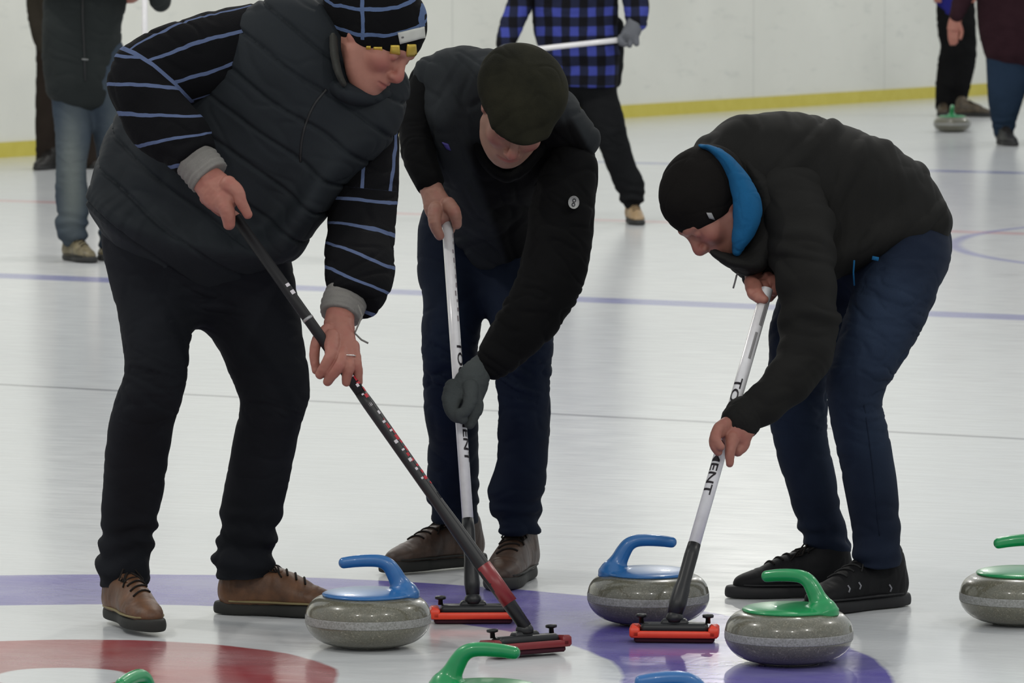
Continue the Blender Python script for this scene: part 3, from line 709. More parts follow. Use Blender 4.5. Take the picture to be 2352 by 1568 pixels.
    ua, ub = P(560, 105, 12.44), P(345, 172, 12.32); uaxis = nrm(ub - ua)
    def a1(V):                                         # lengthwise stripes round the upper arm
        s = nrm(np.cross(uaxis, (0, 1, 0))); o = np.cross(uaxis, s); q = V - ua; th = np.arctan2(q @ s * (1 if s[2] < 0 else -1), -np.abs(q @ o) * 0 - q @ (o if o[1] > 0 else -o))
        return (th + math.radians(67)) / math.radians(44) + .5
    def yD(x): return np.interp(x, [200, 240, 271, 310, 350, 400, 445, 480, 560], [96, 98, 106, 122, 148, 190, 238, 280, 380])
    def m1(V): x, y = proj(V); return (y - yD(x)) / 976 * .78
    def b1_(V):
        x, y = proj(V); return (y + .30 * (x - 330) * ss(240, 330, y) - .08 * (x - 330) - 198) / 66 + .5
    def m2(V): x, y = proj(V); return (y - 432 - .1 * (x - 830)) / 9
    def a2(V): x, y = proj(V); return (x - 838 + .12 * (y - 380)) / 65 + .5
    def b2_(V): x, y = proj(V); return (y - (.10 + .30 * ss(470, 600, y)) * (x - 830) - 459) / 63 + .5
    cut = lambda pt, n: half(pt, n, .006)
    garment('sweater_sleeve', [px(A1), cut(P(452, 372, 12.16), P(487, 416, 12.13) - P(425, 330, 12.19))], .0045, knit.m, r, sd(21, (-.5, 0, -.6)), {'stripe_a': a1, 'stripe_b': b1_, 'region': m1})
    garment('sweater_sleeve', [px(A2), cut(P(806, 690, 12.17), P(790, 720, 12.15) - P(815, 655, 12.21))], .0045, knit.m, r, sd(31, (.1, 0, -1)), {'stripe_a': a2, 'stripe_b': b2_, 'region': m2})
    cuffm = fabric('grey_cuff', (122, 119, 115), .1, 20, 350, .95, .1, .2, .35)
    ribs = lambda fr: (lambda V, N: .0012 * np.sin(fr(V) * 2 * math.pi / .014) + folds(V, (0, 0, 1), .03, .05, 4, .002))
    C1 = [(430, 345, 12.175, 46, .044), (452, 372, 12.16, 50, .046), (500, 430, 12.13, 50, .042)]; C2 = [(806, 660, 12.21, 44, .046), (792, 692, 12.18, 52, .048), (776, 745, 12.14, 44, .044)]; k1 = half(P(481, 408, 12.14), P(500, 430, 12.13) - P(440, 358, 12.17), .003); k2 = half(P(779, 722, 12.15), P(776, 745, 12.14) - P(800, 668, 12.2), .003)
    garment('shirt_cuff', [px(C1), k1], .0035, cuffm, r, ribs(arc_t(C1))); garment('shirt_cuff', [px(C2), k2], .0035, cuffm, r, ribs(arc_t(C2)))
    V, Q = tube_mesh([P(822, 700, 12.12), P(832, 725, 12.11), P(822, 748, 12.1), P(815, 765, 12.1), P(830, 780, 12.1), P(846, 788, 12.1)], .0022, 6); mesh('cuff_thread', V, Q, cuffm, r)
    # hands
    rh = hand_px([(440, 372, 12.17, 34, .03), (478, 415, 12.135, 38, .03), (500, 440, 12.115, 42, .026), (522, 462, 12.10, 36, .022)],
                 [[(525, 425, 12.10, 22), (545, 440, 12.085, 16), (554, 464, 12.08, 13.5), (569, 492, 12.085, 11)],       # index along the shaft
                  [(512, 462, 12.10, 24), (522, 485, 12.085, 18), (526, 514, 12.09, 14.5)],                                 # thumb
                  [(498, 462, 12.12, 20), (512, 482, 12.14, 15), (530, 492, 12.165, 13), (545, 500, 12.165, 11)],
                  [(486, 460, 12.13, 18), (500, 478, 12.155, 14), (516, 488, 12.178, 12), (532, 496, 12.18, 10)],
                  [(474, 455, 12.14, 16), (486, 468, 12.165, 13), (500, 478, 12.185, 11), (514, 486, 12.19, 9)]])
    lh = hand_px([(795, 680, 12.19, 34, .032), (780, 730, 12.14, 34, .028), (779, 775, 12.10, 38, .022), (782, 808, 12.075, 36, .020)],
                 [[(752, 755, 12.10, 14), (730, 778, 12.08, 13), (722, 812, 12.075, 12), (726, 850, 12.07, 10)],            # thumb behind
                  [(762, 775, 12.08, 20), (761, 812, 12.04, 15.5), (748, 840, 12.035, 13.5), (735, 860, 12.045, 11)],
                  [(785, 800, 12.075, 17), (784, 832, 12.03, 14.5), (766, 857, 12.03, 13), (752, 876, 12.04, 10.5)],
                  [(800, 805, 12.075, 16), (803, 838, 12.035, 13.5), (797, 862, 12.035, 12), (795, 878, 12.04, 10)],
                  [(812, 795, 12.085, 14), (819, 832, 12.05, 12), (823, 858, 12.05, 11), (824, 878, 12.055, 9)]])
    V, Q = tube_mesh([P(803 + 14 * math.cos(a), 818 + 3 * math.sin(a), 12.048 + .016 * math.sin(a)) for a in np.linspace(0, 2 * math.pi, 17)], .0016, 6, cap=False)
    mesh('finger_ring', V, Q, plain('silver', (220, 220, 215), .25, .5, .9), r)
    # head
    f = (.66, -.42, -.60); u = (.66, -.12, .74)
    O = P(862, 88, 12.36); O, R = head_frame(O, f, u); neck = P(770, 120, 12.47)
    core = [px([(440, 560, 12.5, 110, .09), (550, 360, 12.5, 130, .10), (720, 150, 12.47, 120, .09)]), px([(357, 600, 12.48, 60, .06), (354, 880, 12.36, 42, .05), (316, 1040, 12.41, 34, .04), (294, 1230, 12.49, 26, .03), (284, 1345, 12.48, 26, .03)]), px([(560, 600, 12.6, 60, .06), (625, 900, 12.52, 42, .05), (600, 1070, 12.58, 34, .04), (571, 1240, 12.64, 24, .028), (560, 1318, 12.64, 20, .024)]),
            px([(700, 140, 12.45, 60, .06), (520, 115, 12.42, 50, .05), (335, 185, 12.3, 40, .04), (440, 372, 12.17, 30, .028)]), px([(760, 170, 12.5, 60, .06), (855, 300, 12.55, 45, .045), (830, 520, 12.4, 40, .04), (795, 680, 12.19, 30, .03)])]
    body(r, SKIN, (O, R, neck), [rh, lh], core, ears=0)
    # knit hat: checked, white tab, gold badges
    H_ = lambda c: O + R @ np.asarray(c, float)
    hat = [ell(H_((0, -.018, .040)), (.096, .117, .104), R, k=.02), ell(H_((0, -.105, .050)), (.082, .078, .082), R, k=.06), half(H_((0, .1, .022)), R @ nrm((0, .62, -1)), .010)]
    hm = NT('checked_knit', .95, .1); a = hm.attr('hatpos', True); sx = hm.n('SeparateXYZ'); hm.l(a, sx.inputs[0]); ob = hm.obj(); wb = hm.math('MULTIPLY_ADD', hm.noise(22, ob, 2), .012, -.006)
    hato = garment('knit_hat', hat, .0035, hm.m, r, lambda V, N: folds(V, R[:, 0], .05, .07, 8, .003), {'hatpos': lambda V: (V - O) @ R})
    hb = tree_of(hato); loc = lambda x, y: (surf_pt(x, y, hb)[0] - O) @ R
    qa, qb, qc = loc(800, 73), loc(940, 70), loc(840, 22); ex = nrm(qb - qa); ez = nrm((qc - qa) - ex * ((qc - qa) @ ex)); gap = abs((qc - qa) @ ez); v0 = (loc(832, 45) - qa) @ ex; vg = (loc(968, 45) - qa) @ ex - v0
    def dotn(v, off):
        o = hm.n('VectorMath', operation='DOT_PRODUCT'); hm.l(a, o.inputs[0]); o.inputs[1].default_value = tuple(v); return hm.math('ADD', hm.math('ADD', o.outputs['Value'], -float(qa @ v) + off), wb)
    za = dotn(ez, 0.0); ya = dotn(ex, -float(v0))
    s1 = hm.math('LESS_THAN', hm.math('ABSOLUTE', hm.math('SUBTRACT', hm.math('FRACT', hm.math('ADD', hm.math('DIVIDE', za, float(gap)), .5)), .5)), .075)
    s2 = hm.math('LESS_THAN', hm.math('ABSOLUTE', hm.math('SUBTRACT', hm.math('FRACT', hm.math('ADD', hm.math('DIVIDE', ya, float(vg)), .5)), .5)), .034)
    up = hm.math('GREATER_THAN', za, -.010); st = hm.math('MULTIPLY', hm.math('MAXIMUM', s1, s2), up)
    hm.color(hm.mix(st, s2l((13, 13, 15)), s2l((76, 92, 124)))); hm.bump(hm.noise(380, ob, 2), .4, .002)
    stick('hat_tab', hb, [(913, 75), (972, 61), (974, 86), (918, 100)], .001, .003, plain('white_tab', (176, 176, 170), .7), r)
    gold = plain('gold_badge', (196, 168, 70), .3, .5, .5)
    for (x, y, w, h) in [(847, 111, 6, 6), (868, 113, 12, 6), (907, 113, 12, 10), (944, 114, 12, 13)]:
        stick('hat_badge', hb, [(x - w * .8, y - h), (x + w * .8, y - h), (x + w, y + h), (x - w, y + h)], .001, .003, gold, r)
    V, Q = tube_mesh([surf_pt(921, 86, hb, .004)[0], surf_pt(926, 85, hb, .004)[0]], .002, 8); mesh('tab_mark', V, Q, plain('tab_print', (90, 90, 90), .7), r)
    shoe(r, (X(296, 12.40), 12.40), (.42, -.95), 0, (leg, SOLE, LACE, wl), 1.0, 0, .010)
    shoe(r, (X(628, 12.64), 12.64), (.96, -.22), 0, (leg, SOLE, LACE, wl), 1.04, 0, 0)
sweeper_left()

# ============================================================ sweeper in the flat cap (middle)
def sweeper_middle():
    r = root('person', (X(1120, 13.3), 13.3, 0), 'man in dark olive flat cap and charcoal jacket, wearing one grey glove', 'person', 'three sweepers')
    L1 = [(1048, 545, 13.40, 84, .11), (1040, 620, 13.38, 76, .10), (1038, 700, 13.34, 68, .095), (1034, 800, 13.28, 66, .09), (1030, 868, 13.28, 60, .08), (1036, 940, 13.32, 64, .08), (1042, 1010, 13.38, 58, .075), (1040, 1080, 13.43, 60, .075), (1040, 1130, 13.46, 62, .075), (1045, 1188, 13.47, 52, .068), (1046, 1235, 13.47, 52, .068)]
    L2 = [(1170, 545, 13.40, 92, .11), (1180, 620, 13.36, 84, .10), (1196, 720, 13.26, 74, .095), (1204, 800, 13.20, 68, .09), (1200, 860, 13.19, 66, .082), (1204, 930, 13.2, 61, .08), (1203, 1000, 13.22, 60, .078), (1197, 1080, 13.24, 60, .077), (1184, 1145, 13.26, 64, .076), (1194, 1192, 13.27, 48, .064), (1194, 1235, 13.27, 48, .064)]
    jeans = denim('navy_denim', (19, 26, 40), (34, 46, 70), .8)
    fade = lambda V: .35 * np.exp(-((V[:, 2] - .62) / .12) ** 2) * np.clip(noise(V * np.array([14, 14, 5.]), 4) + .6, 0, 1)
    garment('jeans', [px([(1110, 500, 13.42, 135, .13), (1112, 600, 13.42, 140, .12)]), px(L1, k=.05), px(L2, k=.05), half((0, 0, .128), (0, 0, -1), .006)], .0055, jeans, r, trouser_disp([(1030, 860, 13.2), (1210, 850, 13.1)], 22, .009, .011, .14), {'fade': fade})
    jk = panel_fabric(); bk = fabric('black_sleeve_fleece', (14, 14, 15), .2, 6, 400, .95, .1, .06)
    def panel(V):
        x, y = proj(V); return ss(-12, 12, (x - 1100) - .35 * (y - 420)) * ss(280, 320, y + .25 * (x - 1200)) * (1 - ss(-8, 8, (x - 1286) - .55 * (y - 220)))
    # torso: vest-like front, bent towards the lens
    T = [(1140, 520, 13.36, 112, .14), (1125, 440, 13.30, 125, .16), (1135, 360, 13.22, 150, .17), (1150, 300, 13.10, 168, .16), (1150, 255, 13.06, 160, .12)]
    sh = [(1004, 178, 13.06, 58, .09), (1060, 168, 13.06, 66, .11), (1130, 190, 13.04, 74, .12), (1215, 238, 13.02, 74, .12), (1285, 282, 12.98, 60, .11), (1332, 318, 12.97, 44, .08)]
    ax = (.0, 0, 1)
    jkt = garment('jacket', [px(T), px(sh, k=.05), px([(1022, 250, 13.0, 55, .09), (1040, 340, 13.08, 60, .12), (1080, 430, 13.2, 70, .13)], k=.05)], .0048, jk, r,
            lambda V, N: folds(V, (.8, 0, .6), .05, .16, 41, .008) + folds(V, (.8, 0, -.6), .09, .22, 44, .010), {'panel': panel})
    A1 = [(988, 190, 13.06, 48, .075), (962, 262, 13.04, 46, .072), (958, 330, 12.99, 42, .066), (966, 375, 12.94, 38, .058), (985, 418, 12.9, 34, .046)]
    A2 = [(1318, 350, 12.99, 46, .07), (1310, 395, 12.96, 62, .085), (1295, 460, 12.93, 74, .088), (1285, 545, 12.89, 78, .086), (1268, 630, 12.85, 78, .08), (1232, 705, 12.80, 72, .074), (1185, 770, 12.75, 62, .062), (1138, 825, 12.71, 46, .048)]
    garment('jacket_sleeve', [px(A1)], .0048, bk, r, lambda V, N: folds(V, (.1, 0, 1), .04, .1, 51, .007))
    garment('jacket_sleeve', [px(A2)], .0048, bk, r, lambda V, N: folds(V, (.5, 0, 1), .045, .11, 53, .008))
    # collar around the chin
    garment('jacket_collar', [px([(1085, 250, 12.98, 18, .03), (1096, 330, 12.97, 14, .03), (1128, 388, 12.95, 13, .028), (1170, 406, 12.95, 12, .028), (1215, 375, 12.95, 14, .028), (1255, 320, 12.97, 14, .03)], 5)], .0045, bk, r, lambda V, N: folds(V, (1, 0, .3), .03, .06, 57, .004))
    # round white badge on the sleeve
    bc = P(1318, 465, 12.805); a = np.linspace(0, 2 * math.pi, 25)[:-1]; th = .35
    def disc(cx, cz, rad, y0, y1): return ([(bc[0] + cx + rad * math.cos(t), bc[1] + y + .25 * rad * math.cos(t), bc[2] + cz + rad * 1.12 * math.sin(t)) for y in (y0, y1) for t in a], [tuple(range(24)), tuple(range(47, 23, -1))] + [(k, (k + 1) % 24, 24 + (k + 1) % 24, 24 + k) for k in range(24)])
    mesh('sleeve_badge', *disc(0, 0, .0135, 0, .02), plain('white_badge', (168, 168, 166), .6), r)
    mesh('badge_mark', *merge([disc(.001, .005, .0045, -.0015, .001), disc(-.001, -.005, .0045, -.0015, .001)]), plain('badge_mark', (70, 70, 72), .6), r)
    mesh('badge_mark', *merge([disc(.001, .005, .002, -.003, .001), disc(-.001, -.005, .002, -.003, .001)]), plain('badge_centre', (168, 168, 166), .6), r)
    stick('chest_logo', tree_of(jkt), [(1016, 326), (1030, 330), (1036, 345), (1026, 342)], .001, .002, plain('violet_logo', (66, 58, 130), .6), r, 3)
    # bare hand on top of the shaft, glove on the lower hand
    rh = hand_px([(972, 395, 12.92, 28, .028), (993, 440, 12.885, 27, .026), (1006, 475, 12.86, 33, .022), (1018, 497, 12.85, 32, .020)],
                 [[(1000, 480, 12.835, 17), (998, 512, 12.815, 14.5), (1010, 541, 12.82, 11)],
                  [(1030, 470, 12.84, 18), (1045, 490, 12.825, 15), (1049, 515, 12.835, 11.5)],
                  [(1012, 490, 12.86, 17), (1018, 515, 12.88, 13), (1034, 528, 12.89, 11)],
                  [(1020, 478, 12.87, 16), (1030, 502, 12.89, 13), (1046, 516, 12.895, 10)],
                  [(1024, 465, 12.875, 15), (1038, 487, 12.90, 12), (1052, 500, 12.90, 9.5)]])
    gl = hand_px([(1128, 828, 12.72, 30, .028), (1103, 846, 12.70, 31, .028), (1083, 878, 12.675, 40, .030), (1066, 915, 12.66, 41, .030), (1060, 940, 12.655, 36, .028)],
                 [[(1040, 888, 12.65, 20), (1030, 915, 12.625, 16), (1036, 945, 12.60, 14), (1052, 955, 12.59, 12)],
                  [(1052, 905, 12.64, 20), (1040, 930, 12.615, 16), (1044, 955, 12.60, 13.5), (1062, 962, 12.595, 12)],
                  [(1075, 925, 12.64, 20), (1085, 950, 12.63, 16), (1078, 972, 12.625, 13)],
                  [(1088, 905, 12.65, 20), (1095, 935, 12.64, 16), (1086, 962, 12.63, 12.5)],
                  [(1080, 890, 12.64, 20), (1078, 925, 12.605, 16), (1066, 945, 12.59, 13), (1050, 948, 12.588, 11)]], .008)
    garment('glove', gl, .003, fabric('grey_wool_glove', (70, 74, 74), .15, 14, 260, .98, .1, .25, .5), r, lambda V, N: folds(V, (0, 0, 1), .03, .05, 63, .003))
    O = P(1186, 258, 12.80); O, R = head_frame(O, (-.02, -.66, -.75), (.26, -.66, .70)); neck = P(1165, 225, 13.02)
    core = [px([(1120, 560, 13.4, 90, .08), (1140, 380, 13.25, 90, .1), (1155, 220, 13.02, 110, .09)]), px([(1040, 620, 13.38, 45, .05), (1031, 868, 13.28, 36, .045), (1040, 1060, 13.41, 28, .034), (1044, 1190, 13.47, 24, .028)]), px([(1180, 620, 13.36, 45, .05), (1201, 868, 13.2, 36, .045), (1199, 1060, 13.24, 28, .034), (1194, 1195, 13.27, 24, .028)]),
            px([(1100, 200, 13.05, 50, .05), (988, 210, 13.06, 34, .045), (960, 330, 12.99, 28, .035), (985, 418, 12.9, 22, .025)]), px([(1200, 240, 13.0, 50, .05), (1310, 320, 12.97, 40, .045), (1275, 610, 12.86, 38, .04), (1128, 828, 12.72, 24, .024)])]
    body(r, SKIN2, (O, R, neck), [rh], core)
    Hc = lambda c: O + R @ np.asarray(c, float)
    cap = [ell(Hc((0, -.030, .060)), (.113, .128, .070), R, k=.02), loft([(*Hc((-.05, .075, .042)), .026, .016), (*Hc((0, .100, .040)), .032, .014), (*Hc((.05, .075, .042)), .026, .016)], 5, side=R[:, 1], k=.045), ell(Hc((0, -.04, .03)), (.092, .110, .075), R, k=.03), half(Hc((0, .09, .012)), R @ nrm((0, -.02, -1)), .010)]
    tw = fabric('olive_tweed', (32, 32, 25), .3, 12, 240, .98, .1, .2, .6, (44, 43, 33))
    garment('flat_cap', cap, .0035, tw, r, lambda V, N: folds(V, R[:, 0], .07, .09, 65, .004))
    dk = leather('dark_brown_leather', (42, 31, 25), (74, 55, 44))
    shoe(r, (X(1006, 13.52), 13.52), (-.80, -.60), 0, (dk, SOLE, LACE), 1.02, 0, .004)
    shoe(r, (X(1180, 13.26), 13.26), (-.22, -.97), 0, (dk, SOLE, LACE), 1.08, 0, 0)
sweeper_middle()

# ============================================================ sweeper in the dark jacket with the blue collar (right)
def sweeper_right():
    r = root('person', (X(1960, 12.8), 12.8, 0), 'man in black knit cap and dark jacket with blue collar lining, bent double', 'person', 'three sweepers')
    Ln = [(2085, 590, 12.76, 92, .125), (2052, 680, 12.72, 92, .115), (2010, 780, 12.68, 84, .10), (1972, 860, 12.66, 72, .09), (1962, 915, 12.66, 64, .082), (1974, 980, 12.69, 64, .08), (1990, 1060, 12.72, 62, .078), (2002, 1130, 12.74, 60, .076), (2011, 1200, 12.76, 56, .072), (2012, 1260, 12.76, 57, .07), (2018, 1298, 12.75, 54, .064), (2020, 1335, 12.75, 54, .064)]
    Lf = [(2020, 600, 12.96, 100, .12), (1930, 660, 12.96, 105, .11), (1870, 740, 12.94, 98, .10), (1838, 830, 12.92, 74, .09), (1832, 920, 12.92, 68, .082), (1838, 1000, 12.95, 64, .08), (1857, 1084, 12.98, 59, .076), (1880, 1180, 13.0, 54, .07), (1904, 1250, 13.01, 48, .066), (1912, 1285, 13.01, 48, .062), (1916, 1325, 13.01, 48, .062)]
    jeans = denim('blue_denim', (24, 31, 46), (52, 66, 88), .9)
    def fade(V):
        c = P(2000, 720, 12.6); q = (V - c) / np.array([.11, .2, .16]); return .55 * np.exp(-(q ** 2).sum(1)) + .22 * np.exp(-((V[:, 2] - .42) / .10) ** 2)
    jn = garment('jeans', [px([(2110, 530, 12.86, 72, .13), (2075, 575, 12.86, 110, .16), (2030, 620, 12.86, 110, .15)]), px(Ln, k=.04), px(Lf, k=.04), half((0, 0, .104), (0, 0, -1), .006)], .0055, jeans, r, trouser_disp([(2010, 870, 12.6), (1850, 900, 12.85), (2060, 700, 12.65)], 72, .008, .009, .13), {'fade': fade})
    stick_line('jeans_seam', tree_of(jn), [(1985, 930), (1996, 1010), (2008, 1110), (2020, 1230)], .0014, jeans, r)
    jk = fabric('dark_puffer_nylon', (27, 27, 26), .2, 4, 420, .8, .1, .05, .12, (34, 33, 32))
    T = [(2105, 500, 12.85, 72, .14), (2050, 478, 12.84, 118, .165), (1965, 462, 12.83, 152, .18), (1880, 442, 12.82, 166, .185), (1790, 430, 12.80, 168, .175), (1715, 440, 12.80, 150, .15)]
    back = [(1640, 345, 12.88, 42, .09), (1720, 318, 12.86, 50, .12), (1820, 325, 12.84, 58, .14), (1930, 370, 12.84, 66, .15), (2040, 440, 12.84, 74, .15)]
    low = [(1700, 560, 12.72, 50, .10), (1770, 590, 12.72, 62, .12), (1860, 590, 12.74, 70, .14), (1960, 560, 12.76, 62, .15), (2060, 520, 12.78, 62, .14), (2130, 510, 12.8, 44, .11)]
    jd = lambda V, N: folds(V, (1, 0, -.7), .070, .24, 81, .015, .3) + folds(V, (1, .2, -.2), .040, .15, 85, .0055, .3)
    garment('jacket', [px(T), px(back, k=.06), px(low, k=.06)], .0048, jk, r, jd)
    A1 = [(1790, 400, 12.74, 82, .09), (1822, 480, 12.66, 88, .095), (1846, 600, 12.57, 76, .095), (1856, 700, 12.52, 70, .09), (1858, 770, 12.49, 70, .085), (1840, 835, 12.45, 66, .075), (1795, 890, 12.42, 56, .066), (1745, 935, 12.39, 49, .056), (1716, 958, 12.375, 44, .048)]
    garment('jacket_sleeve', [px(A1)], .0045, jk, r, lambda V, N: folds(V, (.2, 0, 1), .055, .16, 91, .012, .25) + .0025 * np.cos(arc_t(A1)(V) * 2 * math.pi / .085))
    A2 = [(1740, 500, 12.92, 66, .085), (1730, 570, 12.84, 60, .075), (1742, 612, 12.74, 48, .06)]
    garment('jacket_sleeve', [px(A2)], .0048, jk, r, lambda V, N: folds(V, (0, 0, 1), .04, .1, 93, .007))
    C = [(1708, 955, 12.375, 46, .05), (1702, 966, 12.37, 47, .05)]
    garment('sleeve_cuff', [px(C)], .0035, jk, r, lambda V, N: folds(V, (.5, 0, 1), .02, .02, 95, .003))
    # collar: dark outside, bright blue lining
    lin = fabric('blue_lining', (20, 82, 124), .12, 12, 300, .85, .2, .2)
    Cb = [(1622, 338, 12.64, 6, .03), (1640, 345, 12.62, 9, .035), (1664, 365, 12.60, 15, .045), (1690, 402, 12.59, 22, .05), (1710, 445, 12.58, 30, .055), (1717, 485, 12.57, 34, .055), (1710, 525, 12.57, 28, .05), (1698, 558, 12.58, 17, .045), (1692, 578, 12.58, 10, .035)]
    garment('collar_lining', [px(Cb, 6)], .0035, lin, r, lambda V, N: folds(V, (0, 0, 1), .04, .05, 97, .003))
    Co = [(1672, 345, 12.86, 12, .06), (1698, 362, 12.80, 22, .08), (1735, 410, 12.74, 30, .09), (1762, 470, 12.69, 38, .09), (1758, 540, 12.66, 44, .08), (1728, 596, 12.62, 34, .07), (1690, 600, 12.60, 19, .06), (1664, 592, 12.60, 14, .05), (1648, 584, 12.61, 10, .04)]
    garment('collar', [px(Co, 6)], .0045, jk, r, lambda V, N: folds(V, (0, 0, 1), .04, .06, 99, .004))
    V, Q = tube_mesh([P(1700, 620, 12.62), P(1692, 632, 12.61), P(1688, 648, 12.61), P(1684, 662, 12.61)], .0022, 6); mesh('zip_cord', V, Q, plain('grey_cord', (120, 118, 118), .8), r)
    V, Q = tube_mesh([P(1962, 598, 12.585), P(1960, 625, 12.60), P(1962, 655, 12.62)], .0022, 6); mesh('waist_cord', V, Q, lin, r)
    V, Q = tube_mesh([P(2003, 592, 12.6), P(2018, 595, 12.6)], .005, 8); mesh('cord_stop', V, Q, lin, r)
    # hands
    lh = hand_px([(1745, 930, 12.39, 28, .028), (1716, 968, 12.365, 31, .028), (1698, 988, 12.35, 34, .026), (1680, 1002, 12.345, 30, .023)],
                 [[(1682, 1005, 12.33, 18), (1677, 1035, 12.305, 12.5), (1676, 1064, 12.30, 9.5)],
                  [(1668, 975, 12.34, 18), (1650, 985, 12.315, 14), (1643, 1008, 12.295, 12.5), (1655, 1026, 12.285, 10)],
                  [(1662, 985, 12.335, 17), (1644, 1000, 12.31, 13), (1641, 1022, 12.295, 12), (1650, 1038, 12.295, 9.5)],
                  [(1690, 1000, 12.36, 18), (1685, 1020, 12.385, 13), (1665, 1030, 12.39, 11)],
                  [(1706, 1000, 12.35, 22), (1705, 1022, 12.345, 16), (1694, 1036, 12.335, 13)]])
    rh = hand_px([(1735, 600, 12.74, 28, .03), (1738, 640, 12.66, 27, .028), (1742, 662, 12.62, 28, .026)],
                 [[(1725, 648, 12.60, 16), (1728, 672, 12.56, 13), (1742, 686, 12.53, 11)], [(1735, 655, 12.59, 16), (1744, 678, 12.54, 13), (1756, 688, 12.525, 10)],
                  [(1770, 648, 12.63, 17), (1780, 662, 12.61, 13), (1768, 682, 12.60, 11)], [(1765, 640, 12.62, 17), (1784, 652, 12.59, 12), (1778, 670, 12.57, 10)], [(1755, 658, 12.60, 16), (1762, 676, 12.60, 12), (1756, 690, 12.60, 10)]])
    O = P(1634, 470, 12.66); O, R = head_frame(O, (-.50, -.16, -.85), (-.84, -.22, .50)); neck = P(1700, 440, 12.78)
    core = [px([(2080, 560, 12.85, 90, .1), (1900, 450, 12.82, 110, .11), (1740, 440, 12.80, 90, .09)]), px([(2060, 640, 12.75, 60, .07), (1965, 905, 12.67, 38, .048), (1990, 1060, 12.72, 30, .036), (2014, 1290, 12.76, 24, .03)]), px([(1990, 640, 12.95, 60, .07), (1836, 905, 12.92, 38, .048), (1857, 1084, 12.98, 30, .036), (1912, 1285, 13.01, 24, .03)]),
            px([(1800, 430, 12.7, 60, .06), (1855, 780, 12.48, 42, .045), (1745, 930, 12.39, 26, .027)]), px([(1750, 470, 12.85, 50, .05), (1730, 570, 12.84, 40, .04), (1735, 600, 12.76, 28, .03)])]
    body(r, SKIN, (O, R, neck), [lh, rh], core, ears=0)
    Hh = lambda c: O + R @ np.asarray(c, float)
    hat = [ell(Hh((0, -.014, .038)), (.094, .110, .101), R, k=.02), ell(Hh((0, -.06, .03)), (.078, .060, .06), R, k=.05), half(Hh((0, .1, .018)), R @ nrm((0, .50, -1)), .010)]
    hm = fabric('black_knit', (22, 20, 19), .2, 10, 300, .98, .1, .2, .4)
    kc = garment('knit_cap', hat, .0035, hm, r, lambda V, N: folds(V, R[:, 0], .05, .08, 98, .003))
    stick('cap_logo', tree_of(kc), [(1622, 488), (1634, 488), (1641, 503), (1628, 500)], .001, .0025, plain('white_logo', (150, 150, 150), .6), r, 3)
    bs = fabric('black_trainer_mesh', (18, 18, 20), .25, 20, 300, .6, .4, .0, .3); so = plain('black_rubber', (28, 28, 30), .6, .3)
    s1 = shoe(r, (X(1982, 12.74), 12.74), (-.76, -.60), 0, (bs, so, plain('black_lace', (14, 14, 15), .8)), 1.06, 0, .0)
    s2 = shoe(r, (X(1838, 12.98), 12.98), (-.97, -.10), 0, (bs, so, LACE), 1.02, 0, .0)
    gm = plain('grey_trainer_mark', (110, 110, 116), .5)
    for (x, y, d) in [(1975, 1345, 12.62), (1950, 1352, 12.62), (2045, 1350, 12.64), (1880, 1345, 12.87)]:
        sv = s1 if d < 12.8 else s2; bpy.context.view_layer.update(); M = sv.matrix_world
        bt = BVHTree.FromPolygons([tuple(M @ v.co) for v in sv.data.vertices], [tuple(p.vertices) for p in sv.data.polygons])
        V, Q = tube_mesh([surf_pt(x - 3, y - 8, bt, .001, d)[0], surf_pt(x + 2, y, bt, .001, d)[0], surf_pt(x - 1, y + 8, bt, .001, d)[0]], .0022, 6); mesh('trainer_mark', V, Q, gm, r)
sweeper_right()
# ============================================================ people in the background
def bg_body(r, d, neckx, shoulders, mat, hands=(), core=(), face=(0, -1, -.1)):
    O = np.array([X(neckx, d), d - .02, 1.60]); O, R = head_frame(O, face, (0, 0, 1)); neck = O + np.array([0, .03, -.20])
    cen = neck + np.array([0, 0.01, 0]); core = list(core) + [loft([(*cen, .06, .06), (cen[0], d, 1.25, .12, .08), (cen[0], d, .95, .11, .08)], 4, k=.05)]
    for h in hands:
        w = h[0]['r'][0, :3]; sg = 1 if w[0] > cen[0] else -1
        core.append(loft([(cen[0] + sg * .10, d, cen[2] - .06, .05, .05), (cen[0] + sg * .19, d, cen[2] - .10, .045, .045), (.75 * w[0] + .25 * cen[0] + sg * .05, .3 * w[1] + .7 * d, cen[2] * .5 + w[2] * .5, .035, .035), (*w, .024, .024)], 4, k=.03))
    body(r, mat, (O, R, neck), hands, core, .006, .004, .014)
    hair = [ell(O + R @ np.array((0, -.02, .045)), (.083, .105, .090), R), half(O + R @ np.array((0, .09, .055)), R @ nrm((0, .7, -1)), .02)]
    garment('hair', hair, .008, HAIR, r)
HAIR = fabric('dark_hair', (46, 36, 28), .3, 30, 300, .7, .3)
def torso(cx, d, w, z0, z1, dep=.13):
    x = X(cx, d); return loft([(x, d, z0, w, dep), (x, d, z0 + (z1 - z0) * .3, w * .98, dep), (x, d, z0 + (z1 - z0) * .75, w * 1.12, dep), (x, d, z1 - .04, w * .9, dep * .85), (x, d, z1 + .03, w * .35, dep * .5)], 4)
def arm(pts, k=.03): return loft(pts, 4, k=k)
DK = plain('dark_sole', (30, 30, 30), .7)
def fold_bg(seed, a=.008): return lambda V, N: folds(V, (.1, 0, 1), .07, .16, seed, a)

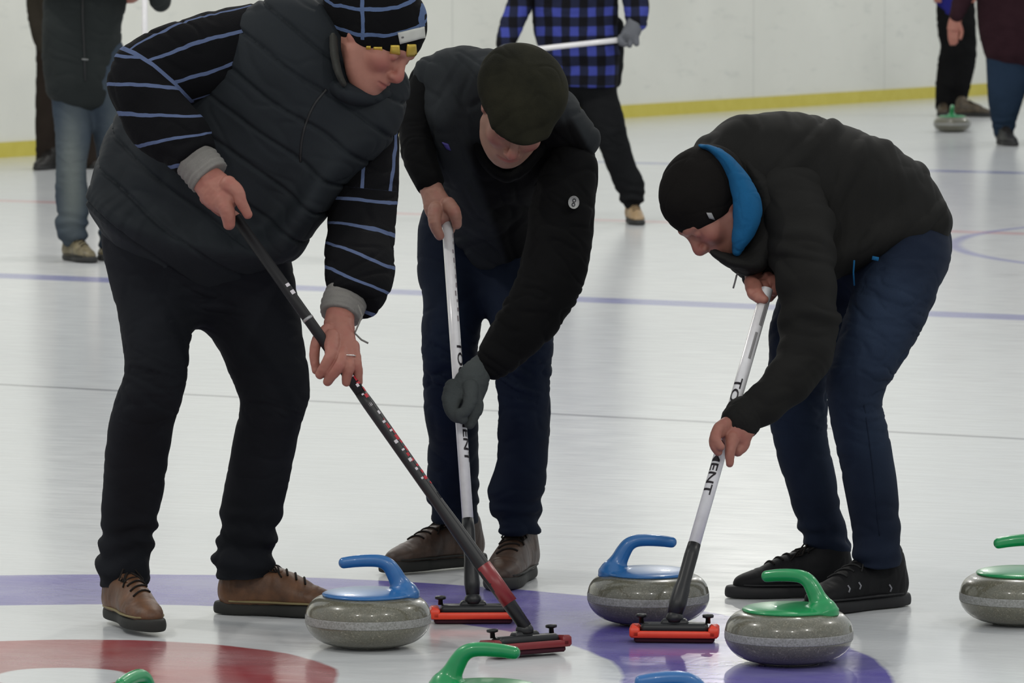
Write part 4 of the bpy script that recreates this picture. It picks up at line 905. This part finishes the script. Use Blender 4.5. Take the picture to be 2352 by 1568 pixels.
def jeans_man():
    d = 25.75; r = root('person', (X(200, d), d, 0), 'person in faded blue jeans and dark jacket standing behind the striped sweater', 'person', 'people standing in the background')
    j = denim('faded_denim', (52, 62, 74), (108, 114, 112), 1.0)
    fd = lambda V: np.clip(1.0 * np.exp(-((V[:, 0] - X(168, d)) / .055) ** 2) * np.exp(-((V[:, 2] - .42) / .28) ** 2) + .5 * np.exp(-((V[:, 0] - X(265, d)) / .06) ** 2) * np.exp(-((V[:, 2] - .5) / .25) ** 2), 0, 1)
    L = [(165, 180, d, 50, .10), (166, 250, d, 45, .095), (168, 320, d - .04, 41, .085), (163, 385, d - .04, 35, .075), (165, 450, d, 39, .075), (168, 495, d, 36, .07), (164, 517, d, 38, .072), (168, 540, d, 33, .06)]
    M = [(240, 180, d, 48, .10), (250, 250, d + .05, 44, .095), (258, 330, d + .05, 40, .085), (262, 400, d + .05, 36, .078), (262, 470, d + .06, 36, .075), (260, 530, d + .06, 34, .07), (258, 560, d + .06, 32, .06)]
    garment('jeans', [px([(200, 120, d, 85, .12), (203, 185, d, 84, .12)]), px(L, k=.04), px(M, k=.04)], .008, j, r, trouser_disp([(168, 370, d - .1)], 5, .008, .012, .16), {'fade': fd})
    jk = fabric('dark_green_jacket', (34, 38, 38), .2, 5, 300, .85, .2, .1)
    T = [(186, 188, d, 84, .15), (186, 130, d, 90, .15), (190, 40, d, 92, .15), (205, -60, d, 100, .14), (210, -110, d, 92, .12), (212, -130, d, 40, .07)]
    la = [(120, -100, d, 28, .07), (104, -50, d - .06, 26, .07), (170, -35, d - .18, 25, .06), (270, -62, d - .28, 22, .05)]
    ra = [(300, -100, d, 30, .07), (350, -50, d - .05, 32, .07), (368, 0, d - .14, 26, .06), (352, -30, d - .25, 21, .05)]
    garment('jacket', [px(T), px(la), px(ra)], .008, jk, r, fold_bg(6))
    V, Q = tube_mesh([P(196, 186, d - .15), P(194, 130, d - .153), P(190, 40, d - .16), P(190, -60, d - .155)], .004, 6); mesh('zipper', V, Q, plain('zip_dark', (20, 20, 22), .5), r)
    V, Q = tube_mesh([P(188, 136, d - .157), P(203, 137, d - .157)], .004, 6); mesh('zip_pull', V, Q, plain('zip_pull', (110, 112, 112), .4), r)
    h = lambda x, y, dd: hand_px([(x, y, dd + .03, 17, .03), (x - 8, y + 2, dd, 18, .025)], [[(x - 10, y + k * 8 - 12, dd, 5), (x - 22, y + k * 8 - 12, dd - .03, 4.5), (x - 18, y + k * 8 - 11, dd - .06, 4)] for k in range(4)] + [[(x - 4, y - 12, dd, 5), (x - 14, y - 22, dd - .03, 4.5)]])
    bg_body(r, d, 212, 0, SKIN, [h(345, -48, d - .29), h(322, -72, d - .30)])
    sh = leather('khaki_shoe', (66, 58, 40), (128, 118, 92))
    shoe(r, (X(178, d - .03), d - .03), (.5, -.86), 0, (sh, DK, LACE)); shoe(r, (X(258, 25.9), 25.9), (-.2, -.95), 0, (sh, DK, LACE))
    b = root('broom_shaft', (X(333, d - .33), d - .33, 0), 'white broom shaft held upright by the person in faded jeans', 'broom', 'brooms held in the background')
    V, Q = tube_mesh([P(331, -150, d - .33), P(333, 120, d - .33), P(338, 500, d - .30)], .0135, 16); mesh('shaft', V, Q, WHITE_SH, b)
    c = G(339, 590); c = np.array([P(338, 500, d - .30)[0], d - .30, 0]); V, Q = rbox(c[0], c[1], .025, .19, .06, .045, .004); mesh('broom_head', V, Q, BLACK_PL, b)
    V, Q = tube_mesh([P(338, 500, d - .30), c + np.array([0, 0, .045])], .014, 12); mesh('neck', V, Q, BLACK_PL, b)
jeans_man()

def far_left():
    d = 35.2; r = root('person', (X(145, d), d, 0), 'person in dark brown clothes by the wall, half hidden behind the faded jeans', 'person', 'people standing in the background')
    br = fabric('brown_trousers', (40, 34, 30), .2, 6, 300); jb = fabric('brown_jacket', (48, 44, 38), .2, 6, 300)
    garment('trousers', [px([(150, 60, d, 62, .13), (150, 120, d, 64, .13)]), px([(118, 110, d, 34, .1), (112, 200, d, 30, .09), (108, 290, d, 27, .08), (108, 370, d, 26, .075)]), px([(180, 110, d, 34, .1), (190, 200, d, 30, .09), (198, 290, d, 27, .08), (202, 366, d, 24, .07)])], .011, br, r, fold_bg(13))
    garment('jacket', [px([(150, 110, d, 62, .14), (150, 40, d, 64, .14), (150, -50, d, 72, .14), (150, -95, d, 64, .11), (150, -112, d, 28, .07)]), px([(95, -80, d, 20, .07), (78, -20, d, 18, .065), (80, 30, d, 18, .06), (92, 90, d - .05, 17, .055), (108, 115, d - .1, 15, .05)]), px([(205, -80, d, 20, .07), (222, -20, d, 18, .065), (220, 60, d, 18, .06)])], .011, jb, r, fold_bg(14))
    h = lambda x, y: hand_px([(x, y - 14, d - .08, 11, .03), (x, y, d - .08, 11, .02)], [[(x - 8 + 5 * k, y + 4, d - .08, 3.6), (x - 8 + 5 * k, y + 22, d - .08, 3)] for k in range(4)] + [[(x + 9, y - 5, d - .09, 4), (x + 13, y + 10, d - .09, 3.2)]])
    bg_body(r, d, 150, 0, SKIN, [h(118, 130), h(220, 88)])
    sh = leather('black_shoe', (26, 25, 24), (40, 38, 36))
    shoe(r, (X(108, d - .1), d - .1), (-.35, -.93), 0, (sh, DK, LACE)); shoe(r, (X(206, 35.3), 35.3), (.3, -.9), 0, (sh, DK, LACE))
far_left()

def plaid_person():
    d = 28.9; r = root('person', (X(1330, d), d, 0), 'person in blue and black checked shirt, black trousers and tan shoe', 'person', 'people standing in the background')
    t = NT('blue_plaid', .9, .15); p = t.obj(); sx = t.n('SeparateXYZ'); t.l(t.n('TexCoord').outputs['Object'], sx.inputs[0])
    wx = t.math('ADD', sx.outputs[0], t.math('MULTIPLY_ADD', t.noise(5, p, 2), .03, -.015)); wz = t.math('ADD', sx.outputs[2], t.math('MULTIPLY_ADD', t.noise(4, p, 2), .03, -.015))
    fx = t.math('LESS_THAN', t.math('FRACT', t.math('DIVIDE', t.math('ADD', wx, 5.03), .094)), .5); fz = t.math('LESS_THAN', t.math('FRACT', t.math('DIVIDE', t.math('ADD', wz, 5.02), .106)), .48)
    both = t.math('MULTIPLY', fx, fz); one = t.math('MAXIMUM', fx, fz)
    t.color(t.mix(both, t.mix(one, s2l((12, 12, 17)), s2l((28, 32, 54))), s2l((56, 64, 138)))); t.bump(t.noise(300, p, 2), .2, .001)
    bk = fabric('black_trousers', (22, 23, 25), .2, 6, 300)
    R_ = [(1368, 190, d, 50, .1), (1373, 225, d, 47, .1), (1392, 270, d - .03, 41, .09), (1410, 330, d - .03, 36, .08), (1430, 388, d, 33, .075), (1447, 425, d, 34, .07), (1452, 452, d, 29, .065)]
    L_ = [(1288, 215, d, 38, .085), (1286, 260, d, 38, .085), (1280, 350, d, 36, .08), (1276, 440, d, 33, .07), (1276, 470, d, 30, .065)]
    garment('trousers', [px([(1335, 130, d, 74, .11), (1335, 175, d, 74, .11)]), px(R_, k=.03), px(L_, k=.02)], .009, bk, r, trouser_disp([(1405, 320, d - .1)], 16, .008, .012, .14))
    garment('dark_jacket_tail', [px([(1410, 60, d + .06, 24, .08), (1412, 120, d + .06, 22, .08), (1410, 185, d + .06, 18, .07)])], .009, bk, r, fold_bg(19))
    T = [(1340, 192, d, 78, .15), (1340, 130, d, 84, .15), (1322, 60, d, 98, .14), (1322, -20, d, 100, .14), (1322, -80, d, 106, .14), (1322, -110, d, 92, .11), (1322, -132, d, 36, .06)]
    A = [(1235, -95, d, 34, .075), (1212, -40, d, 31, .07), (1190, 20, d - .04, 30, .065), (1168, 75, d - .12, 26, .055), (1160, 100, d - .15, 22, .05)]
    B = [(1412, -95, d, 34, .075), (1448, -40, d, 31, .07), (1461, 10, d - .05, 31, .065), (1462, 52, d - .1, 25, .055)]
    garment('checked_shirt', [px(T), half(P(1322, 199, d), nrm((0, 0, -1)), .01)] , .008, t.m, r, fold_bg(17))
    garment('shirt_sleeve', [px(A)], .008, t.m, r, fold_bg(18)); garment('shirt_sleeve', [px(B)], .008, t.m, r, fold_bg(20))
    gm = fabric('grey_glove', (96, 98, 104), .15, 14, 200)
    gl = hand_px([(1461, 48, d - .11, 19, .04), (1452, 70, d - .13, 21, .035), (1444, 85, d - .15, 20, .032)], [[(1436, 78 + 6 * k, d - .16, 7), (1424 + k, 88 + 5 * k, d - .20, 6.5), (1430 + 3 * k, 97 + 3 * k, d - .22, 5.5)] for k in range(3)] + [[(1460, 84, d - .15, 8), (1462, 100, d - .17, 7)], [(1448, 90, d - .15, 8), (1446, 104, d - .18, 6.5)]])
    garment('glove', gl, .005, gm, r)
    g2 = hand_px([(1160, 98, d - .15, 19, .04), (1165, 115, d - .18, 19, .03)], [[(1160 + 6 * k, 118, d - .2, 6), (1166 + 5 * k, 132, d - .24, 5)] for k in range(4)] + [[(1178, 110, d - .18, 6), (1188, 120, d - .22, 5)]])
    garment('glove', g2, .005, gm, r)
    bg_body(r, d, 1322, 0, SKIN, (), [px([(1322, 100, d, 60, .08), (1322, -90, d, 60, .08)])])
    tan = leather('tan_leather', (134, 112, 84), (158, 134, 102))
    shoe(r, (X(1458, d - .03), d - .03), (.15, -.98), 0, (tan, DK, LACE), .96); shoe(r, (X(1276, 28.7), 28.7), (-.2, -.98), 0, (tan, DK, LACE), .96)
    b = root('broom_shaft', tuple(P(1300, 103, d - .21)), 'white broom shaft held across the checked blue shirt', 'broom', 'brooms held in the background')
    V, Q = tube_mesh([P(1150, 122, d - .24), P(1300, 105, d - .21), P(1429, 91, d - .19)], .0145, 16); mesh('shaft', V, Q, WHITE_SH, b)
plaid_person()

def black_trousers_person():
    d = 44.6; r = root('person', (X(2195, d), d, 0), 'distant person in black trousers and blue top behind the far green-handled stone', 'person', 'people standing in the background')
    bk = fabric('black_cloth', (19, 19, 20), .2, 6, 300)
    L = [(2180, 20, d, 30, .1), (2182, 70, d, 29, .095), (2186, 105, d, 27, .085), (2182, 150, d, 29, .08), (2174, 200, d, 26, .08), (2168, 244, d, 21, .07)]
    M = [(2212, 20, d, 28, .1), (2215, 90, d, 28, .095), (2214, 140, d, 28, .085), (2208, 185, d, 24, .08), (2205, 222, d, 19, .075), (2204, 246, d, 17, .07)]
    garment('trousers', [px([(2195, -20, d, 40, .12), (2196, 25, d, 42, .12)]), px(L, k=.02), px(M, k=.02)], .012, bk, r, fold_bg(25, .01))
    garment('blue_top', [px([(2192, 18, d, 38, .13), (2190, -20, d, 44, .13), (2190, -80, d, 52, .13), (2190, -125, d, 46, .1), (2190, -136, d, 20, .06)]), px([(2142, -110, d, 14, .07), (2132, -60, d, 13, .06), (2146, -22, d - .1, 12, .05)]), px([(2238, -110, d, 14, .07), (2248, -60, d, 13, .06), (2240, -20, d - .1, 12, .05)])], .012, fabric('blue_cloth', (38, 38, 112), .2, 6, 300), r, fold_bg(26))
    h = lambda x, s: hand_px([(x, -22, d - .1, 9, .03), (x + 4 * s, -12, d - .12, 9, .02)], [[(x + s * 2 + 4 * k - 6, -8, d - .12, 3), (x + s * 4 + 4 * k - 6, 4, d - .13, 2.6)] for k in range(4)] + [[(x + 8 * s, -12, d - .13, 3), (x + 10 * s, -2, d - .14, 2.6)]])
    bg_body(r, d, 2190, 0, SKIN, [h(2150, 1), h(2236, -1)])
    sh = leather('dark_brown_shoe', (40, 32, 24), (84, 72, 54)); shoe(r, (X(2166, d - .05), d - .05), (-.1, -1), 0, (sh, DK, LACE), 1.05); shoe(r, (X(2232, 44.3), 44.3), (.92, -.3), 0, (sh, DK, LACE), 1.1)
black_trousers_person()

def maroon_person():
    d = 38.9; r = root('person', (X(2335, d), d, 0), 'person in maroon sweater and dark blue jeans at the right edge', 'person', 'people standing in the background')
    j = denim('dark_blue_denim', (28, 42, 58), (44, 60, 84), .8)
    L = [(2322, 90, d, 60, .11), (2317, 160, d, 52, .1), (2310, 220, d, 42, .09), (2306, 270, d, 31, .08), (2306, 304, d, 23, .07)]
    M = [(2395, 90, d, 50, .11), (2400, 180, d, 42, .1), (2404, 260, d, 32, .08), (2406, 304, d, 24, .07)]
    garment('jeans', [px([(2355, 40, d, 88, .14), (2355, 100, d, 88, .14)]), px(L, k=.03), px(M, k=.03)], .01, j, r, trouser_disp([], 33, .008, .01, .13), {'fade': lambda V: .3 * np.exp(-((V[:, 2] - .5) / .2) ** 2)})
    mr = fabric('maroon_knit', (42, 24, 30), .2, 8, 250, .95, .1, .15)
    garment('sweater', [px([(2350, 108, d, 92, .16), (2345, 50, d, 100, .17), (2340, -40, d, 98, .16), (2338, -90, d, 92, .14), (2338, -124, d, 74, .11), (2338, -138, d, 30, .06)]), px([(2268, -105, d, 28, .07), (2238, -60, d - .05, 26, .07), (2212, -5, d - .12, 23, .06), (2196, 38, d - .18, 17, .05)]), px([(2412, -105, d, 28, .07), (2436, -50, d, 25, .07), (2446, 20, d - .05, 20, .06)])], .01, mr, r, fold_bg(35))
    hd = hand_px([(2200, 28, d - .17, 13, .03), (2193, 52, d - .19, 15, .022), (2190, 68, d - .2, 15, .02)], [[(2181 + 6 * k, 72, d - .2, 4.4), (2181 + 5.5 * k, 88, d - .205, 4), (2184 + 4.5 * k, 101 - (k == 3) * 4, d - .2, 3.4)] for k in range(4)] + [[(2203, 55, d - .2, 5.5), (2209, 72, d - .21, 4.6), (2206, 88, d - .215, 3.8)]])
    h2 = hand_px([(2447, 30, d - .05, 13, .03), (2448, 60, d - .06, 14, .02)], [[(2438 + 6 * k, 66, d - .06, 4.4), (2439 + 5 * k, 92, d - .06, 3.6)] for k in range(4)] + [[(2438, 48, d - .08, 5), (2434, 70, d - .09, 4)]])
    bg_body(r, d, 2338, 0, SKIN, [hd, h2])
    sh = leather('black_boot', (22, 22, 24), (34, 34, 36)); shoe(r, (X(2312, d - .1), d - .1), (.25, -.95), 0, (sh, DK, LACE), 1.1); shoe(r, (X(2408, 38.8), 38.8), (.1, -1), 0, (sh, DK, LACE), 1.1)
maroon_person()
